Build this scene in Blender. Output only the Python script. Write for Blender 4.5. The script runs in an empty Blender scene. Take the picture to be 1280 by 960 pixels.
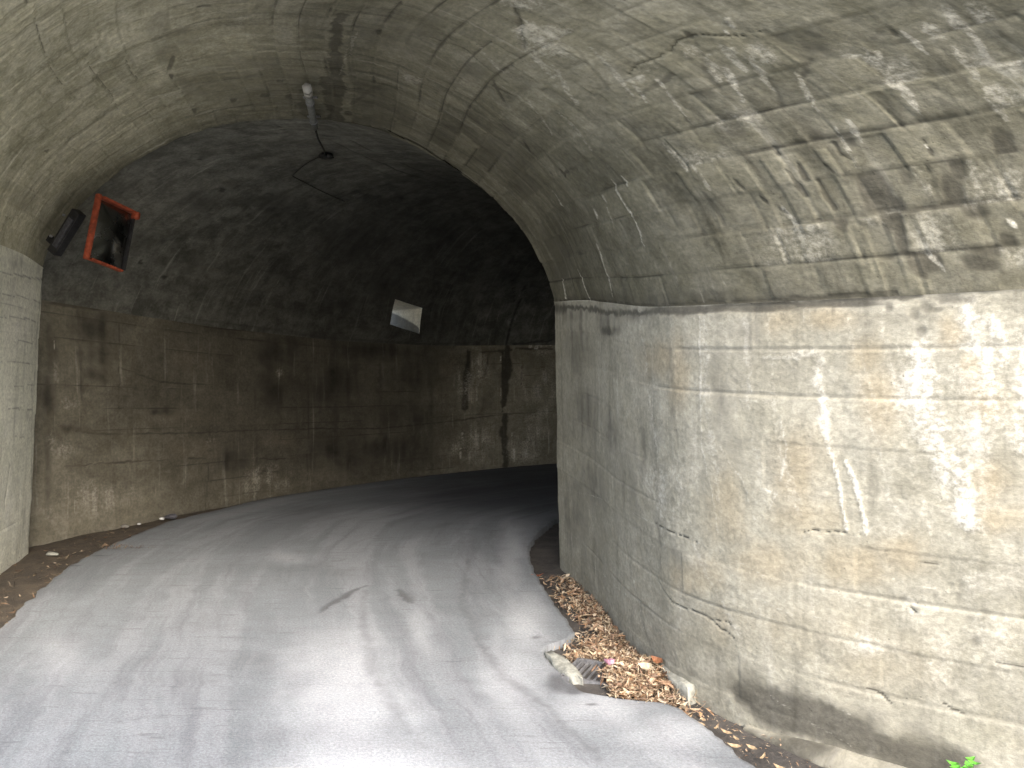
import bpy, bmesh, math, random
import numpy as np
from mathutils import Vector, Matrix

random.seed(7)
sc = bpy.context.scene
C = sc.collection

# ------------------------------------------------------------------ camera
cam_d = bpy.data.cameras.new('camera')
cam_d.sensor_width = 36.0
cam_d.lens = 28.12
cam_d.clip_start = 0.05
cam_d.clip_end = 2000
cam = bpy.data.objects.new('camera', cam_d)
C.objects.link(cam)
CAMZ = 1.6
cam.location = (0, 0, CAMZ)
cam.rotation_euler = (math.radians(90 - 1.72), 0, 0)
sc.camera = cam

# ------------------------------------------------------------------ sky, sun, exposure
SUN_EL, SUN_AZ = math.radians(41), math.radians(160)   # azimuth of the sun, clockwise from +Y
world = bpy.data.worlds.new('World')
sc.world = world
world.use_nodes = True
wn = world.node_tree
for n in list(wn.nodes): wn.nodes.remove(n)
sky = wn.nodes.new('ShaderNodeTexSky')
sky.sky_type = 'NISHITA'
sky.sun_disc = False
sky.sun_elevation = SUN_EL
sky.sun_rotation = SUN_AZ
sky.air_density = 1.0
sky.dust_density = 4.0
bg = wn.nodes.new('ShaderNodeBackground')
bg.inputs['Strength'].default_value = .15
wo = wn.nodes.new('ShaderNodeOutputWorld')
wn.links.new(sky.outputs[0], bg.inputs['Color'])
wn.links.new(bg.outputs[0], wo.inputs['Surface'])

sun_d = bpy.data.lights.new('sun', 'SUN')
sun_d.energy = 1.1
sun_d.angle = math.radians(34)
sun_d.color = (1.0, 0.97, 0.92)
sun = bpy.data.objects.new('sun', sun_d)
C.objects.link(sun)
sdir = Vector((math.sin(SUN_AZ) * math.cos(SUN_EL), math.cos(SUN_AZ) * math.cos(SUN_EL), math.sin(SUN_EL)))
sun.rotation_euler = sdir.to_track_quat('Z', 'Y').to_euler()
sun.location = (0, -10, 20)

sc.view_settings.view_transform = 'Standard'
sc.view_settings.look = 'None'
sc.view_settings.gamma = 1.0
sc.view_settings.exposure = 1.78
sc.render.engine = 'CYCLES'
sc.cycles.max_bounces = 10
sc.cycles.diffuse_bounces = 8
sc.cycles.use_denoising = True

# ------------------------------------------------------------------ numeric helpers
_tab = np.random.RandomState(11).rand(8, 256, 256)
def vnoise(x, y, seed=0):
    t = _tab[seed % 8]
    x = np.asarray(x, float) + 37.7 * seed; y = np.asarray(y, float) + 91.3 * seed
    xi = np.floor(x).astype(int); yi = np.floor(y).astype(int)
    fx = x - xi; fy = y - yi
    fx = fx * fx * (3 - 2 * fx); fy = fy * fy * (3 - 2 * fy)
    a = t[yi & 255, xi & 255]; b = t[yi & 255, (xi + 1) & 255]
    c = t[(yi + 1) & 255, xi & 255]; d = t[(yi + 1) & 255, (xi + 1) & 255]
    return (a * (1 - fx) + b * fx) * (1 - fy) + (c * (1 - fx) + d * fx) * fy
def fbm(x, y, seed=0, oct=4):
    s = 0; a = 0.5; n = 0
    for k in range(oct):
        s = s + a * vnoise(x * 2 ** k, y * 2 ** k, seed + k); n += a; a *= 0.55
    return s / n
def sstep(a, b, x):
    t = np.clip((x - a) / (b - a), 0, 1)
    return t * t * (3 - 2 * t)
def hash2(i, j, seed=0):
    return _tab[seed % 8][(i * 31 + j * 17) & 255, (j * 57 + i * 13 + 5 * seed) & 255]
def path(pts, t):
    """smooth curve through the points, t in 0..1 by chord length (Catmull-Rom)"""
    P = np.array(pts, float)
    d = np.r_[0, np.cumsum(np.linalg.norm(np.diff(P, axis=0), axis=1))]; d /= d[-1]
    m = np.zeros_like(P)
    m[1:-1] = (P[2:] - P[:-2]) / (d[2:] - d[:-2])[:, None]
    m[0] = (P[1] - P[0]) / (d[1] - d[0]); m[-1] = (P[-1] - P[-2]) / (d[-1] - d[-2])
    t = np.atleast_1d(t)
    i = np.clip(np.searchsorted(d, t, 'right') - 1, 0, len(P) - 2)
    h = (d[i + 1] - d[i]); s = ((t - d[i]) / h)[:, None]; h = h[:, None]
    return ((2 * s**3 - 3 * s**2 + 1) * P[i] + (s**3 - 2 * s**2 + s) * h * m[i]
            + (-2 * s**3 + 3 * s**2) * P[i + 1] + (s**3 - s**2) * h * m[i + 1])

# ------------------------------------------------------------------ plan of the tunnel (metres, camera over the origin looking along +Y)
CX, CY = 6.16, 2.64            # centre of the bend
R_OUT, R_IN = 11.23, 6.85
# near section, right side: x, y, springing height
NEAR_R = [(.37, 6.35, 2.06), (.55, 5.4, 2.0), (.66, 4.58, 1.92), (.745, 4.2, 1.88), (.84, 3.88, 1.86),
          (1.03, 3.56, 1.85), (1.34, 3.25, 1.845), (1.74, 2.95, 1.85), (2.1, 2.72, 1.86), (2.4, 2.5, 1.87)]
NEAR_L = [(-4.10, 6.75, 2.37), (-3.94, 6.16, 2.42), (-3.55, 4.6, 2.42), (-3.4, 4.1, 2.4), (-3.24, 3.5, 2.4)]
SLEN = 4.35
# arch outline at the joint: fraction across, height over the line between the springings (measured once on the ring)
RING = [(58,337),(63,322),(70,306),(82,288),(100,265),(120,246),(143,228),(172,208),(205,190),(240,175),(280,164),(322,158),(362,156),(400,157),
        (440,161),(470,167),(500,178),(540,200),(572,220),(600,240),(628,265),(650,290),(664,314),(674,335),(683,358),(688,378)]
def ring_profile():
    out = []
    for x, y in RING:
        dep = 6.75 - .4 * (x - 58) / 630.0
        out.append(((x - 640) / 1000 * dep, (450 - y) / 1000 * dep))
    o = np.array(out); a = (o[:, 0] - o[0, 0]) / (o[-1, 0] - o[0, 0])
    b = o[:, 1] - (o[0, 1] * (1 - a) + o[-1, 1] * a)
    w = o[-1, 0] - o[0, 0]
    return a, b / w
PA, PB = ring_profile()
_pl = np.r_[0, np.cumsum(np.hypot(np.diff(PA), np.diff(PB)))]; _pl /= _pl[-1]
def prof(t):
    a = np.interp(t, _pl, PA); b = np.interp(t, _pl, PB)
    return a, b
_tt = np.linspace(0, 1, 200); _k = np.exp(-((np.arange(-12, 13)) / 5.0) ** 2); _k /= _k.sum()
_sa = np.convolve(np.pad(np.interp(_tt, _pl, PA), 12, mode='reflect', reflect_type='odd'), _k, 'valid')
_sb = np.convolve(np.pad(np.interp(_tt, _pl, PB), 12, mode='reflect', reflect_type='odd'), _k, 'valid')
def prof(t):
    return np.interp(t, _tt, _sa), np.interp(t, _tt, _sb)

def near_LR(s):
    """s in metres from the joint towards the entrance (0..SLEN)"""
    t = s / SLEN
    L = path(NEAR_L, t); R = path(NEAR_R, t)
    return L, R
BAT_L = .17   # the left wall leans in by this much up to the springing
def near_vault(s, v):
    L, R = near_LR(s)
    L = L.copy(); L[:, 0] += BAT_L; R = R.copy(); R[:, 0] -= .05
    a, b = prof(v)
    w = np.linalg.norm((R - L)[:, :2], axis=1)
    w = w.clip(0, 4.9)
    P = L[:, None, :] * (1 - a)[None, :, None] + R[:, None, :] * a[None, :, None]
    P[:, :, 2] += (w[:, None] * 0 + 4.25 + .25 * (w - 4.25)[:, None]) * b[None, :]
    return P
def near_wall_r(s, z):
    L, R = near_LR(s)
    P = np.zeros((len(s), len(z), 3))
    f = z[None, :]
    P[:, :, 0] = R[:, 0][:, None] - .05 * f; P[:, :, 1] = R[:, 1][:, None]
    P[:, :, 2] = -.12 + (R[:, 2][:, None] + .12) * f
    return P
def near_wall_l(s, z):
    L, R = near_LR(s)
    P = np.zeros((len(s), len(z), 3)); f = z[None, :]
    P[:, :, 0] = L[:, 0][:, None] + BAT_L * f; P[:, :, 1] = L[:, 1][:, None]
    P[:, :, 2] = -.12 + (L[:, 2][:, None] + .12) * f
    return P
PH0, PH1 = math.radians(19.0), math.radians(118.0)
def far_out(s):        # s = arc length along the outer wall
    ph = PH0 + s / R_OUT
    z = np.interp(np.degrees(ph), [19, 24, 33, 42, 50, 60, 120], [2.2, 2.12, 1.96, 1.84, 1.80, 1.83, 1.83])
    return np.stack([CX - R_OUT * np.cos(ph), CY + R_OUT * np.sin(ph), z], 1), ph
def far_in(s):
    ph = PH0 + s / R_OUT
    k = np.clip(1 - (ph - PH0) / math.radians(30), 0, 1)
    ph2 = ph + math.radians(13.5) * k * k * (3 - 2 * k)
    z = np.full_like(ph, 2.0)
    return np.stack([CX - R_IN * np.cos(ph2), CY + R_IN * np.sin(ph2), z], 1), ph2
FAR_LEN = (PH1 - PH0) * R_OUT
def far_wall(s, z, inner=False):
    P0, ph = (far_in if inner else far_out)(s)
    f = z[None, :]
    P = np.zeros((len(s), len(z), 3))
    P[:, :, 0] = P0[:, 0][:, None]; P[:, :, 1] = P0[:, 1][:, None]
    P[:, :, 2] = -.12 + (P0[:, 2][:, None] + .12) * f
    return P
def far_vault(s, v):
    L, _ = far_out(s); R, _ = far_in(s)
    a, b = prof(v)
    P = L[:, None, :] * (1 - a)[None, :, None] + R[:, None, :] * a[None, :, None]
    P[:, :, 2] += 4.75 * b[None, :]
    return P
# road edges: (right edge x,y) and (left edge x,y), row by row
RE = [(-.2,-14),(.5,-4),(1.05, 0),(1.3,1.6),(1.2, 2.4),(1.02,2.95),(.92,3.17),(.835,3.48),(.78,3.62),(.70,3.69),(.5,3.74),(.36,3.80),(.28,3.95),(.225,4.1),(.172,4.3),(.19,4.42),
      (.30,4.54),(.372,4.64),(.325,4.92),(.244,5.42),(.16,6.1),(.13,6.55),(.15,6.9),(.22,7.25),(.44,8.0)]
LE = [(-4.2,-14),(-3.2,-4),(-2.4,0),(-2.3,1.6),(-2.42,2.4),(-2.52,2.95),(-2.57,3.17),(-2.66,3.48),(-2.71,3.62),(-2.74,3.69),(-2.76,3.76),(-2.79,3.86),(-2.84,4.0),(-2.88,4.14),(-2.92,4.3),(-2.95,4.42),
      (-2.99,4.54),(-3.02,4.64),(-3.1,4.92),(-3.25,5.4),(-3.40,5.95),(-3.46,6.4),(-3.47,6.8),(-3.46,7.25),(-3.40,7.95)]
def dist_rows(P):
    return np.r_[0, np.cumsum(np.linalg.norm(np.diff(np.array(P, float), axis=0), axis=1))]
STAINS_LIGHT = {
 'NV': [
  ('L','K',1.0,0.0051,2.968,0.7916,3.08,0.7856,3.161,0.7856,3.255,0.7816,3.342,0.7756,3.429,0.7776,3.466,0.7836,3.529,0.7876,3.603,0.7876),
  ('L','K',1.0,0.0061,2.408,0.6633,2.421,0.6754,2.464,0.6874,2.471,0.6994,2.439,0.7154,2.421,0.7335,2.402,0.7475),
  ('L','K',1.0,0.0056,2.981,0.6894,2.906,0.7054,2.751,0.7295),('L','D',0.6,0.0201,3.0,0.6894,2.875,0.7094,2.744,0.7275),('L','D',0.6,0.0186,2.919,0.8136,3.136,0.8036),
  ('L','D',0.6,0.0291,0.597,0.5872,1.313,0.6313,1.35,0.6513),('L','D',0.6,0.0174,3.609,0.7896,3.591,0.8076,3.603,0.8196),('L','D',0.6,0.0174,3.51,0.8357,3.622,0.8196),
  ('B','P',0.6,3.037,0.6894,0.0653,0.01002,-0.056,0.00701),('B','P',0.6,2.875,0.7234,0.0498,0.00701,-0.14,0.01804),
  ('B','P',0.6,2.838,0.7435,0.0778,0.00902,-0.0529,0.00701),('B','P',0.6,3.0,0.7295,0.0591,0.00701,-0.0529,0.00701),
  ('B','P',0.6,3.311,0.7896,0.0249,0.002,-0.0591,0.01002),('B','P',0.6,3.329,0.7976,0.0373,0.00301,-0.0373,0.00701),
  ('B','P',0.6,3.423,0.7976,0.0529,0.00501,-0.0498,0.00902),('B','P',0.6,3.485,0.8096,0.0498,0.00301,-0.0373,0.00701),
  ('B','P',0.6,4.008,0.8257,0.0249,0.002,-0.0436,0.00902),('B','P',0.6,4.02,0.8156,0.0218,0.002,-0.0218,0.00401),('B','P',0.6,4.076,0.8196,0.0187,0.001,-0.0591,0.01202),
  ('B','P',0.6,4.176,0.8156,0.028,0.002,-0.0405,0.00802),('B','P',0.6,4.002,0.8497,0.0529,0.00401,-0.028,0.00601),('B','P',0.6,3.759,0.8337,0.028,0.002,-0.0342,0.00701),
  ('B','P',0.6,3.721,0.8277,0.0311,0.002,-0.0311,0.00601),('B','P',0.6,4.064,0.8597,0.0467,0.00301,-0.0342,0.00802),
  ('B','P',0.6,2.975,0.7996,0.0529,0.00401,-0.0373,0.00601),('B','P',0.6,3.703,0.8236,0.0218,0.002,-0.0342,0.00701),
  ('B','P',0.6,1.73,0.6653,0.0685,0.00802,-0.0933,0.002),('B','P',0.6,3.977,0.8737,0.056,0.00301,-0.0218,0.00601),
  ('B','P',0.5,3.771,0.8457,0.0809,0.00501,-0.0498,0.01102),('B','P',0.5,3.759,0.9359,0.0902,0.002,-0.0405,0.01603),
  ('B','P',0.5,3.572,0.9639,0.0933,0.002,-0.0311,0.01603),('B','P',0.5,3.099,0.9539,0.1805,0.00301,-0.0373,0.01703),
  ('B','P',0.5,3.112,0.8517,0.1151,0.00601,-0.0591,0.01303),('B','P',0.5,3.41,0.9439,0.0498,0.002,-0.0249,0.01102),('B','P',0.5,3.753,0.978,0.0591,0.001,-0.0187,0.01102),
  ('B','P',0.5,2.875,0.8798,0.1338,0.00601,-0.0373,0.00902),('B','P',0.5,3.136,0.7896,0.0685,0.00601,-0.0529,0.00902),
  ('B','D',0.85,3.41,0.9158,0.0436,0.001,-0.0249,0.00802),('B','D',0.85,3.41,0.9279,0.0529,0.001,-0.0249,0.00902),
  ('B','D',0.85,3.441,0.9359,0.0342,0.001,-0.0156,0.00701),('B','D',0.85,3.454,0.9459,0.0249,0.0,-0.0249,0.01102),
  ('B','D',0.85,3.466,0.9559,0.0187,0.001,-0.0218,0.01002),('B','D',0.85,3.329,0.9399,0.0249,0.001,-0.0124,0.00501),
  ('B','D',0.85,3.292,0.9479,0.0249,0.001,-0.0187,0.00802),('B','D',0.85,3.392,0.9259,0.0373,0.001,-0.0218,0.00802),
  ('B','D',0.85,3.641,0.9319,0.0373,0.001,-0.0249,0.00902),('B','D',0.85,3.697,0.9218,0.0249,0.001,-0.0187,0.00701),
  ('B','D',0.85,3.647,0.9379,0.0311,0.001,-0.0093,0.00401),('B','D',0.85,3.865,0.9038,0.0342,0.001,-0.0218,0.00701),
  ('B','D',0.85,3.336,0.976,0.0405,0.001,-0.0093,0.00501),('B','D',0.85,3.46,0.98,0.056,0.001,-0.0124,0.00701),('B','D',0.85,3.435,0.986,0.0218,0.001,-0.0026,0.00251),
  ('B','D',0.85,3.653,0.976,0.0622,0.001,-0.0124,0.00701),('B','D',0.85,3.622,0.984,0.056,0.001,-0.0031,0.00301),('B','D',0.85,3.721,0.976,0.0467,0.0,-0.0093,0.00501),
  ('B','D',0.85,3.721,0.9519,0.0405,0.001,-0.0093,0.00401),('B','D',0.85,3.771,0.9639,0.0249,0.001,-0.0062,0.00301),
  ('B','D',0.6,3.28,0.8838,0.0373,0.002,-0.0218,0.00601),('B','D',0.6,3.435,0.8898,0.0373,0.002,-0.0187,0.00601),('B','D',0.6,3.329,0.8778,0.0311,0.001,-0.0249,0.00601),
  ('B','D',0.6,3.572,0.8878,0.028,0.001,-0.0156,0.00401),('B','D',0.6,3.777,0.8878,0.0311,0.001,-0.0187,0.00501),('B','D',0.6,3.093,0.8637,0.056,0.00301,-0.0249,0.00601),
  ('B','D',0.6,3.23,0.8557,0.0467,0.00301,-0.0218,0.00501),('B','D',0.6,3.535,0.8557,0.0498,0.002,-0.0249,0.00601),
  ('B','D',0.6,3.093,0.8477,0.0591,0.00301,-0.0249,0.00501),('B','D',0.6,3.902,0.8236,0.0373,0.00301,-0.0249,0.00501),
  ('B','D',0.6,3.672,0.8096,0.0467,0.00301,-0.0373,0.00701),('B','D',0.6,3.616,0.7996,0.0467,0.00301,-0.0467,0.00902),
  ('B','D',0.6,3.541,0.9459,0.028,0.0,-0.0187,0.00802),('B','D',0.6,3.603,0.9259,0.013,0.0,-0.0093,0.00401),('B','D',0.6,3.529,0.9238,0.0249,0.0,-0.0124,0.00401),
  ('B','D',0.6,3.292,0.976,0.028,0.0,-0.0062,0.00401),('B','D',0.6,3.124,0.8277,0.0529,0.00401,-0.0373,0.00701),('B','D',0.6,3.914,0.8778,0.0405,0.002,-0.0156,0.00401),
  ('B','D',0.6,4.082,0.8637,0.0156,0.001,-0.0187,0.00401),('L','D',0.8,0.0123,3.192,0.9018,3.199,0.9118,3.199,0.9238),('L','D',0.8,0.0123,3.248,0.8998,3.236,0.9118),
  ('L','D',0.8,0.0122,3.329,0.9018,3.336,0.9098),('L','D',0.8,0.0121,3.41,0.8878,3.404,0.8978,3.423,0.9018),('L','D',0.8,0.0122,3.273,0.9118,3.267,0.9259,3.273,0.9359),
  ('L','D',0.8,0.0127,2.975,0.9018,2.987,0.9098),('L','D',0.8,0.0124,3.205,0.8818,3.205,0.8898),('L','D',0.8,0.0125,3.031,0.9178,3.043,0.9238),
  ('L','D',0.8,0.0124,3.08,0.9299,3.099,0.9339),('L','D',0.5,0.0128,2.956,0.8838,2.968,0.8958),('L','D',0.5,0.0122,3.28,0.9459,3.292,0.9579),
  ('L','D',0.5,0.012,3.672,0.8497,3.833,0.8497),('L','D',0.5,0.0126,3.373,0.7816,3.255,0.8096,3.236,0.8257),('L','D',0.5,0.0119,3.945,0.8096,3.852,0.8176),
  ('L','P',0.85,0.0123,2.334,0.8778,2.309,0.8898,2.303,0.9038,2.309,0.9138),('L','P',0.85,0.0128,2.147,0.8858,2.141,0.8938),
  ('L','P',0.85,0.0121,2.427,0.8778,2.427,0.8878),('L','P',0.85,0.0141,1.705,0.9339,1.662,0.9519,1.637,0.9699,1.599,0.994),
  ('L','P',0.85,0.015,1.462,0.8617,1.431,0.8737,1.4,0.8838),('L','P',0.85,0.0135,1.935,0.8978,1.898,0.9098),
  ('L','P',0.9,0.0108,0.94,0.9599,0.965,0.9739,0.971,0.99,1.002,1.0),('L','P',0.9,0.0082,2.309,0.9138,2.29,0.9299,2.271,0.9459),
  ('L','P',0.9,0.0086,2.116,0.8998,2.054,0.9198),('L','P',0.9,0.0119,0.442,0.9699,0.405,0.996),('L','P',0.4,0.0078,2.439,0.9739,2.439,0.984),
  ('L','P',0.4,0.0075,2.688,0.9459,2.701,0.986),('L','P',0.4,0.0076,2.558,0.978,2.564,0.998),('L','P',0.4,0.008,2.502,0.8537,2.495,0.8637),
  ('L','D',0.8,0.019,0.989,0.9138,0.971,0.9279,0.971,0.9459),('L','D',0.8,0.0166,1.73,0.8457,1.73,0.8497),('L','D',0.8,0.016,1.898,0.8477,1.886,0.8557),
  ('L','D',0.8,0.0155,2.346,0.7375,2.184,0.7575),('L','D',0.8,0.0167,1.855,0.7735,1.798,0.7856),('L','D',0.8,0.0167,1.792,0.8056,1.724,0.8136),
  ('L','D',0.8,0.0153,2.284,0.7415,2.321,0.7595),('L','D',0.8,0.0203,0.722,0.8236,0.703,0.8417),('B','D',0.5,1.78,0.7836,0.14,0.00902,-0.1649,0.00701),
  ('B','D',0.5,2.383,0.7194,0.1182,0.01403,-0.0933,0.00601),('B','D',0.5,0.933,0.6192,0.1462,0.02806,-0.4979,0.001),
  ('B','D',0.5,0.734,0.6553,0.168,0.02104,-0.2894,0.00301),('B','D',0.5,1.064,0.6012,0.0871,0.02305,-0.3703,-0.001),
  ('B','D',0.5,0.554,0.9499,0.4045,0.00501,-0.2489,0.03106),('B','D',0.5,0.641,0.9158,0.3485,0.00601,-0.3143,0.02906),
  ('B','D',0.5,1.077,0.8277,0.3796,0.01603,-0.5072,0.02104),('B','D',0.5,1.027,0.7796,0.4138,0.02405,-0.3796,0.01102),
  ('B','D',0.5,0.778,0.7255,0.4823,0.03808,-0.3143,0.00701),('B','D',0.5,0.373,0.6353,0.3485,0.05611,-0.2552,0.00301),
  ('B','D',0.5,1.923,0.992,1.2975,0.0,-0.0187,0.00501),('B','D',0.5,2.744,0.996,0.3796,0.002,-0.0052,0.00334),('B','D',0.5,3.143,0.996,0.1774,0.002,-0.0052,0.00334),
  ('B','D',0.5,3.367,0.996,0.0778,0.001,-0.0041,0.002),('B','D',0.5,0.672,0.996,0.5445,0.001,-0.0405,0.00701),
  ('L','D',0.8,0.017,0.224,1.0,1.469,1.0,2.408,1.0,2.881,1.0,3.199,0.998,3.367,0.998),
  ('L','D',0.55,0.0758,0.0,0.0561,0.0,0.1122,0.0,0.1844,0.0,0.2365,0.0,0.2866,0.0,0.3407),('L','D',0.8,0.0569,2.415,0.5711,1.562,0.5731,0.106,0.5651),
  ('L','D',0.75,0.0851,1.145,0.5551,0.1,0.5631,0.068,0.5691),('L','D',0.55,0.0467,0.896,0.515,0.268,0.517,0.0,0.5251),
  ('L','D',0.7,0.0501,0.0,0.3407,0.0,0.3888,0.0,0.4409,0.0,0.497,0.0,0.5411),('L','D',0.7,0.0468,0.068,0.5711,0.062,0.6393,0.156,0.6894,0.075,0.7435),
  ('B','D',0.45,1.338,0.4429,-0.1058,0.06212,-0.5227,-0.01403),('B','D',0.45,0.89,0.489,-0.0187,0.05511,-0.5321,-0.00902),
  ('B','D',0.45,1.114,0.3808,-0.1307,0.03006,-0.3672,-0.01202),('B','D',0.45,2.502,0.3707,-0.0716,0.01904,-0.168,-0.002),
  ('B','D',0.45,1.979,0.3647,-0.0653,0.01503,-0.2271,-0.00802),('B','D',0.45,2.215,0.3948,-0.0747,0.02305,-0.1836,-0.00401),
  ('B','D',0.45,0.591,0.4609,-0.0716,0.06914,-0.2863,-0.00401),('B','D',0.45,2.359,0.6353,0.1742,0.04208,-0.308,0.01202),
  ('B','D',0.45,2.651,0.6493,0.1058,0.02305,-0.1245,0.01002),('B','D',0.45,0.317,0.0521,-0.4045,0.02004,-0.2738,-0.02605),
  ('B','D',0.45,1.245,0.0721,-0.3018,0.01102,-0.1369,-0.01403),('B','D',0.45,1.531,0.0822,-0.1929,0.00802,-0.0933,-0.01002),
  ('B','D',0.45,0.305,0.1162,-0.3392,0.02204,-0.224,-0.01503),('B','P',0.35,2.832,0.3267,-0.2054,0.03607,-0.1649,-0.001),
  ('B','P',0.35,3.305,0.2465,-0.2956,0.03206,-0.3018,-0.00501),('B','P',0.35,2.415,0.4549,-0.0622,0.04509,-0.1929,0.0),
  ('B','P',0.35,1.998,0.2786,-0.3547,0.04108,-0.3329,-0.01804),('B','P',0.35,1.189,0.1884,-0.5539,0.03908,-0.3672,-0.02405),
  ('B','P',0.35,2.128,0.499,-0.0093,0.03707,-0.28,-0.002),('B','P',0.35,2.545,0.2806,-0.1307,0.01804,-0.2303,-0.00802),
  ('L','K',1.0,0.0042,3.809,0.2325,3.572,0.2345,3.255,0.2345,2.856,0.2345,2.583,0.2325,2.315,0.2325,2.01,0.2285),
  ('L','K',1.0,0.0039,3.56,0.2605,3.323,0.2645,3.043,0.2665),('L','K',1.0,0.0048,2.514,0.2745,2.166,0.2745,1.655,0.2725,1.207,0.2605),
  ('L','K',1.0,0.0047,2.191,0.3166,1.886,0.3146,1.537,0.3146),('L','K',1.0,0.0056,1.413,0.016,1.338,0.0361,1.17,0.0501,1.089,0.0782,0.989,0.1082,0.84,0.1323),
  ('L','K',1.0,0.0055,1.55,0.0381,1.332,0.0401,1.17,0.0281),('L','P',0.5,0.0108,2.147,0.5892,1.581,0.5812,1.276,0.5731),('L','P',0.5,0.0101,2.215,0.5932,1.767,0.5892),
  ('B','D',0.9,1.263,0.4689,0.0,0.00585,-0.0576,-0.0015),('B','D',0.9,0.149,0.501,0.0,0.00351,-0.0685,-0.0005),('B','D',0.9,0.361,0.5792,0.0078,0.00351,-0.0653,0.0005),
  ('B','D',0.9,1.07,0.489,-0.0016,0.00301,-0.0394,-0.00067),('B','D',0.9,0.573,0.3607,-0.0171,0.00301,-0.056,-0.0015),
  ('B','D',0.9,0.666,0.4208,-0.0078,0.00351,-0.0607,-0.0015),('B','D',0.9,1.058,0.4449,-0.0062,0.00301,-0.0576,-0.001),
  ('B','D',0.9,1.494,0.3587,-0.014,0.00301,-0.083,-0.00334),('B','D',0.9,1.767,0.3667,-0.0083,0.002,-0.14,-0.00501),
  ('B','D',0.9,1.556,0.1543,-0.0342,0.002,-0.0373,-0.00301),('B','D',0.9,0.703,0.4609,-0.0041,0.00468,-0.0622,-0.001),
  ('B','D',0.9,0.678,0.493,0.0,0.00351,-0.0607,-0.0005),('B','D',0.9,0.019,0.481,-0.0026,0.00668,-0.0259,-0.00033),
  ('B','D',0.9,0.056,0.4629,-0.0041,0.00534,-0.0322,-0.00067),('B','D',0.9,1.898,0.8477,0.0207,0.00067,-0.028,0.002),
  ('B','D',0.9,3.417,0.7776,0.013,0.00084,-0.014,0.00251),('B','D',0.9,3.921,0.8136,0.0083,0.00067,-0.0104,0.002),
  ('B','D',0.9,2.639,0.4248,-0.013,0.00501,-0.0228,0.00033),('B','D',0.9,2.278,0.6112,0.0104,0.00267,-0.0342,0.001),('B','D',0.9,3.665,0.8978,0.0062,0.0,-0.0047,0.0015),
  ('B','D',0.9,3.659,0.9018,0.0083,0.00067,-0.0062,0.002),('B','D',0.9,3.609,0.9218,0.0078,0.0,-0.0041,0.002),('B','P',0.95,3.597,0.7776,0.0104,0.00067,-0.0182,0.00334),
  ('B','P',0.95,3.541,0.7816,0.0062,0.0005,-0.0109,0.002),('B','P',0.95,3.659,0.8998,0.0052,0.0,-0.0041,0.001),('B','P',0.95,3.815,0.9399,0.0083,0.00067,-0.0031,0.0015),
  ('B','P',0.95,3.802,0.9579,0.0124,0.001,-0.0031,0.0015),('B','P',0.95,2.906,0.8778,0.0093,0.0005,-0.0052,0.00134),
  ('B','P',0.95,2.439,0.9138,0.0171,0.0005,-0.0062,0.00134),('L','P',0.55,0.018,2.751,0.7555,2.601,0.7996),('L','P',0.55,0.0171,3.006,0.7555,2.888,0.8116),
  ('L','P',0.55,0.0166,3.056,0.8036,2.993,0.8457),('L','P',0.55,0.0161,3.329,0.8116,3.261,0.8417),('L','P',0.55,0.0167,2.844,0.8778,2.844,0.9078),
  ('L','P',0.55,0.0157,3.522,0.8277,3.454,0.8617),('L','P',0.55,0.0156,3.454,0.8758,3.423,0.9078),('L','P',0.55,0.0154,3.777,0.8497,3.746,0.8758),
  ('L','P',0.55,0.0152,4.114,0.8216,4.058,0.8537),('L','P',0.55,0.0186,2.458,0.7996,2.377,0.8457),('L','P',0.55,0.0193,2.408,0.7695,2.203,0.8136),
  ('L','P',0.55,0.0169,2.8,0.8597,2.8,0.8878),('L','P',0.55,0.0154,3.497,0.9639,3.535,0.986),('L','P',0.55,0.0154,3.809,0.8216,3.753,0.8557),
  ('L','P',0.55,0.0191,2.564,0.7054,2.477,0.7375),('L','D',0.5,0.0174,2.95,0.7495,2.832,0.7976),('L','D',0.5,0.0174,2.732,0.8297,2.688,0.8637),
  ('L','D',0.5,0.0166,2.993,0.8377,2.962,0.8677),('L','D',0.5,0.0161,3.087,0.8818,3.08,0.9118),('L','D',0.5,0.0166,2.807,0.9078,2.819,0.9359),
  ('L','D',0.5,0.0154,3.684,0.8597,3.659,0.8858),('L','D',0.5,0.0153,3.995,0.8357,3.933,0.8657),('L','D',0.5,0.0208,1.929,0.8236,1.817,0.8537),
  ('L','D',0.5,0.0185,2.377,0.8457,2.359,0.8697),('L','D',0.5,0.0172,2.639,0.8938,2.651,0.9158),('L','D',0.5,0.0158,3.417,0.8297,3.348,0.8577),
  ('L','P',0.55,0.0216,3.336,0.7876,3.267,0.8196),('L','P',0.55,0.0213,3.429,0.7896,3.379,0.8176),('L','P',0.55,0.0204,3.958,0.8176,3.939,0.8377),
  ('L','P',0.55,0.0203,4.02,0.8357,3.983,0.8597),('L','P',0.55,0.0204,3.977,0.8677,3.952,0.8918),('L','P',0.55,0.0226,2.968,0.7976,2.912,0.8216),
  ('L','P',0.55,0.0242,2.776,0.7295,2.676,0.7655),('L','P',0.55,0.0211,3.435,0.8136,3.385,0.8397),('L','P',0.55,0.0207,3.516,0.8737,3.504,0.8918),
  ('L','P',0.55,0.0205,3.597,0.9138,3.597,0.9319),('L','P',0.55,0.0212,3.093,0.9299,3.112,0.9479),('L','P',0.55,0.0204,3.771,0.9138,3.759,0.9359),
 ],
 'RW': [
  ('B','D',0.5,0.728,0.8593,0.5476,0.01256,-0.0249,-0.15075),('B','D',0.5,0.896,0.6332,0.7001,0.04271,-0.0218,-0.15327),
  ('B','D',0.5,1.064,0.4422,0.7686,0.07035,-0.0249,-0.15327),('B','D',0.5,0.541,0.2864,0.5756,0.0603,-0.0249,-0.16583),
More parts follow.
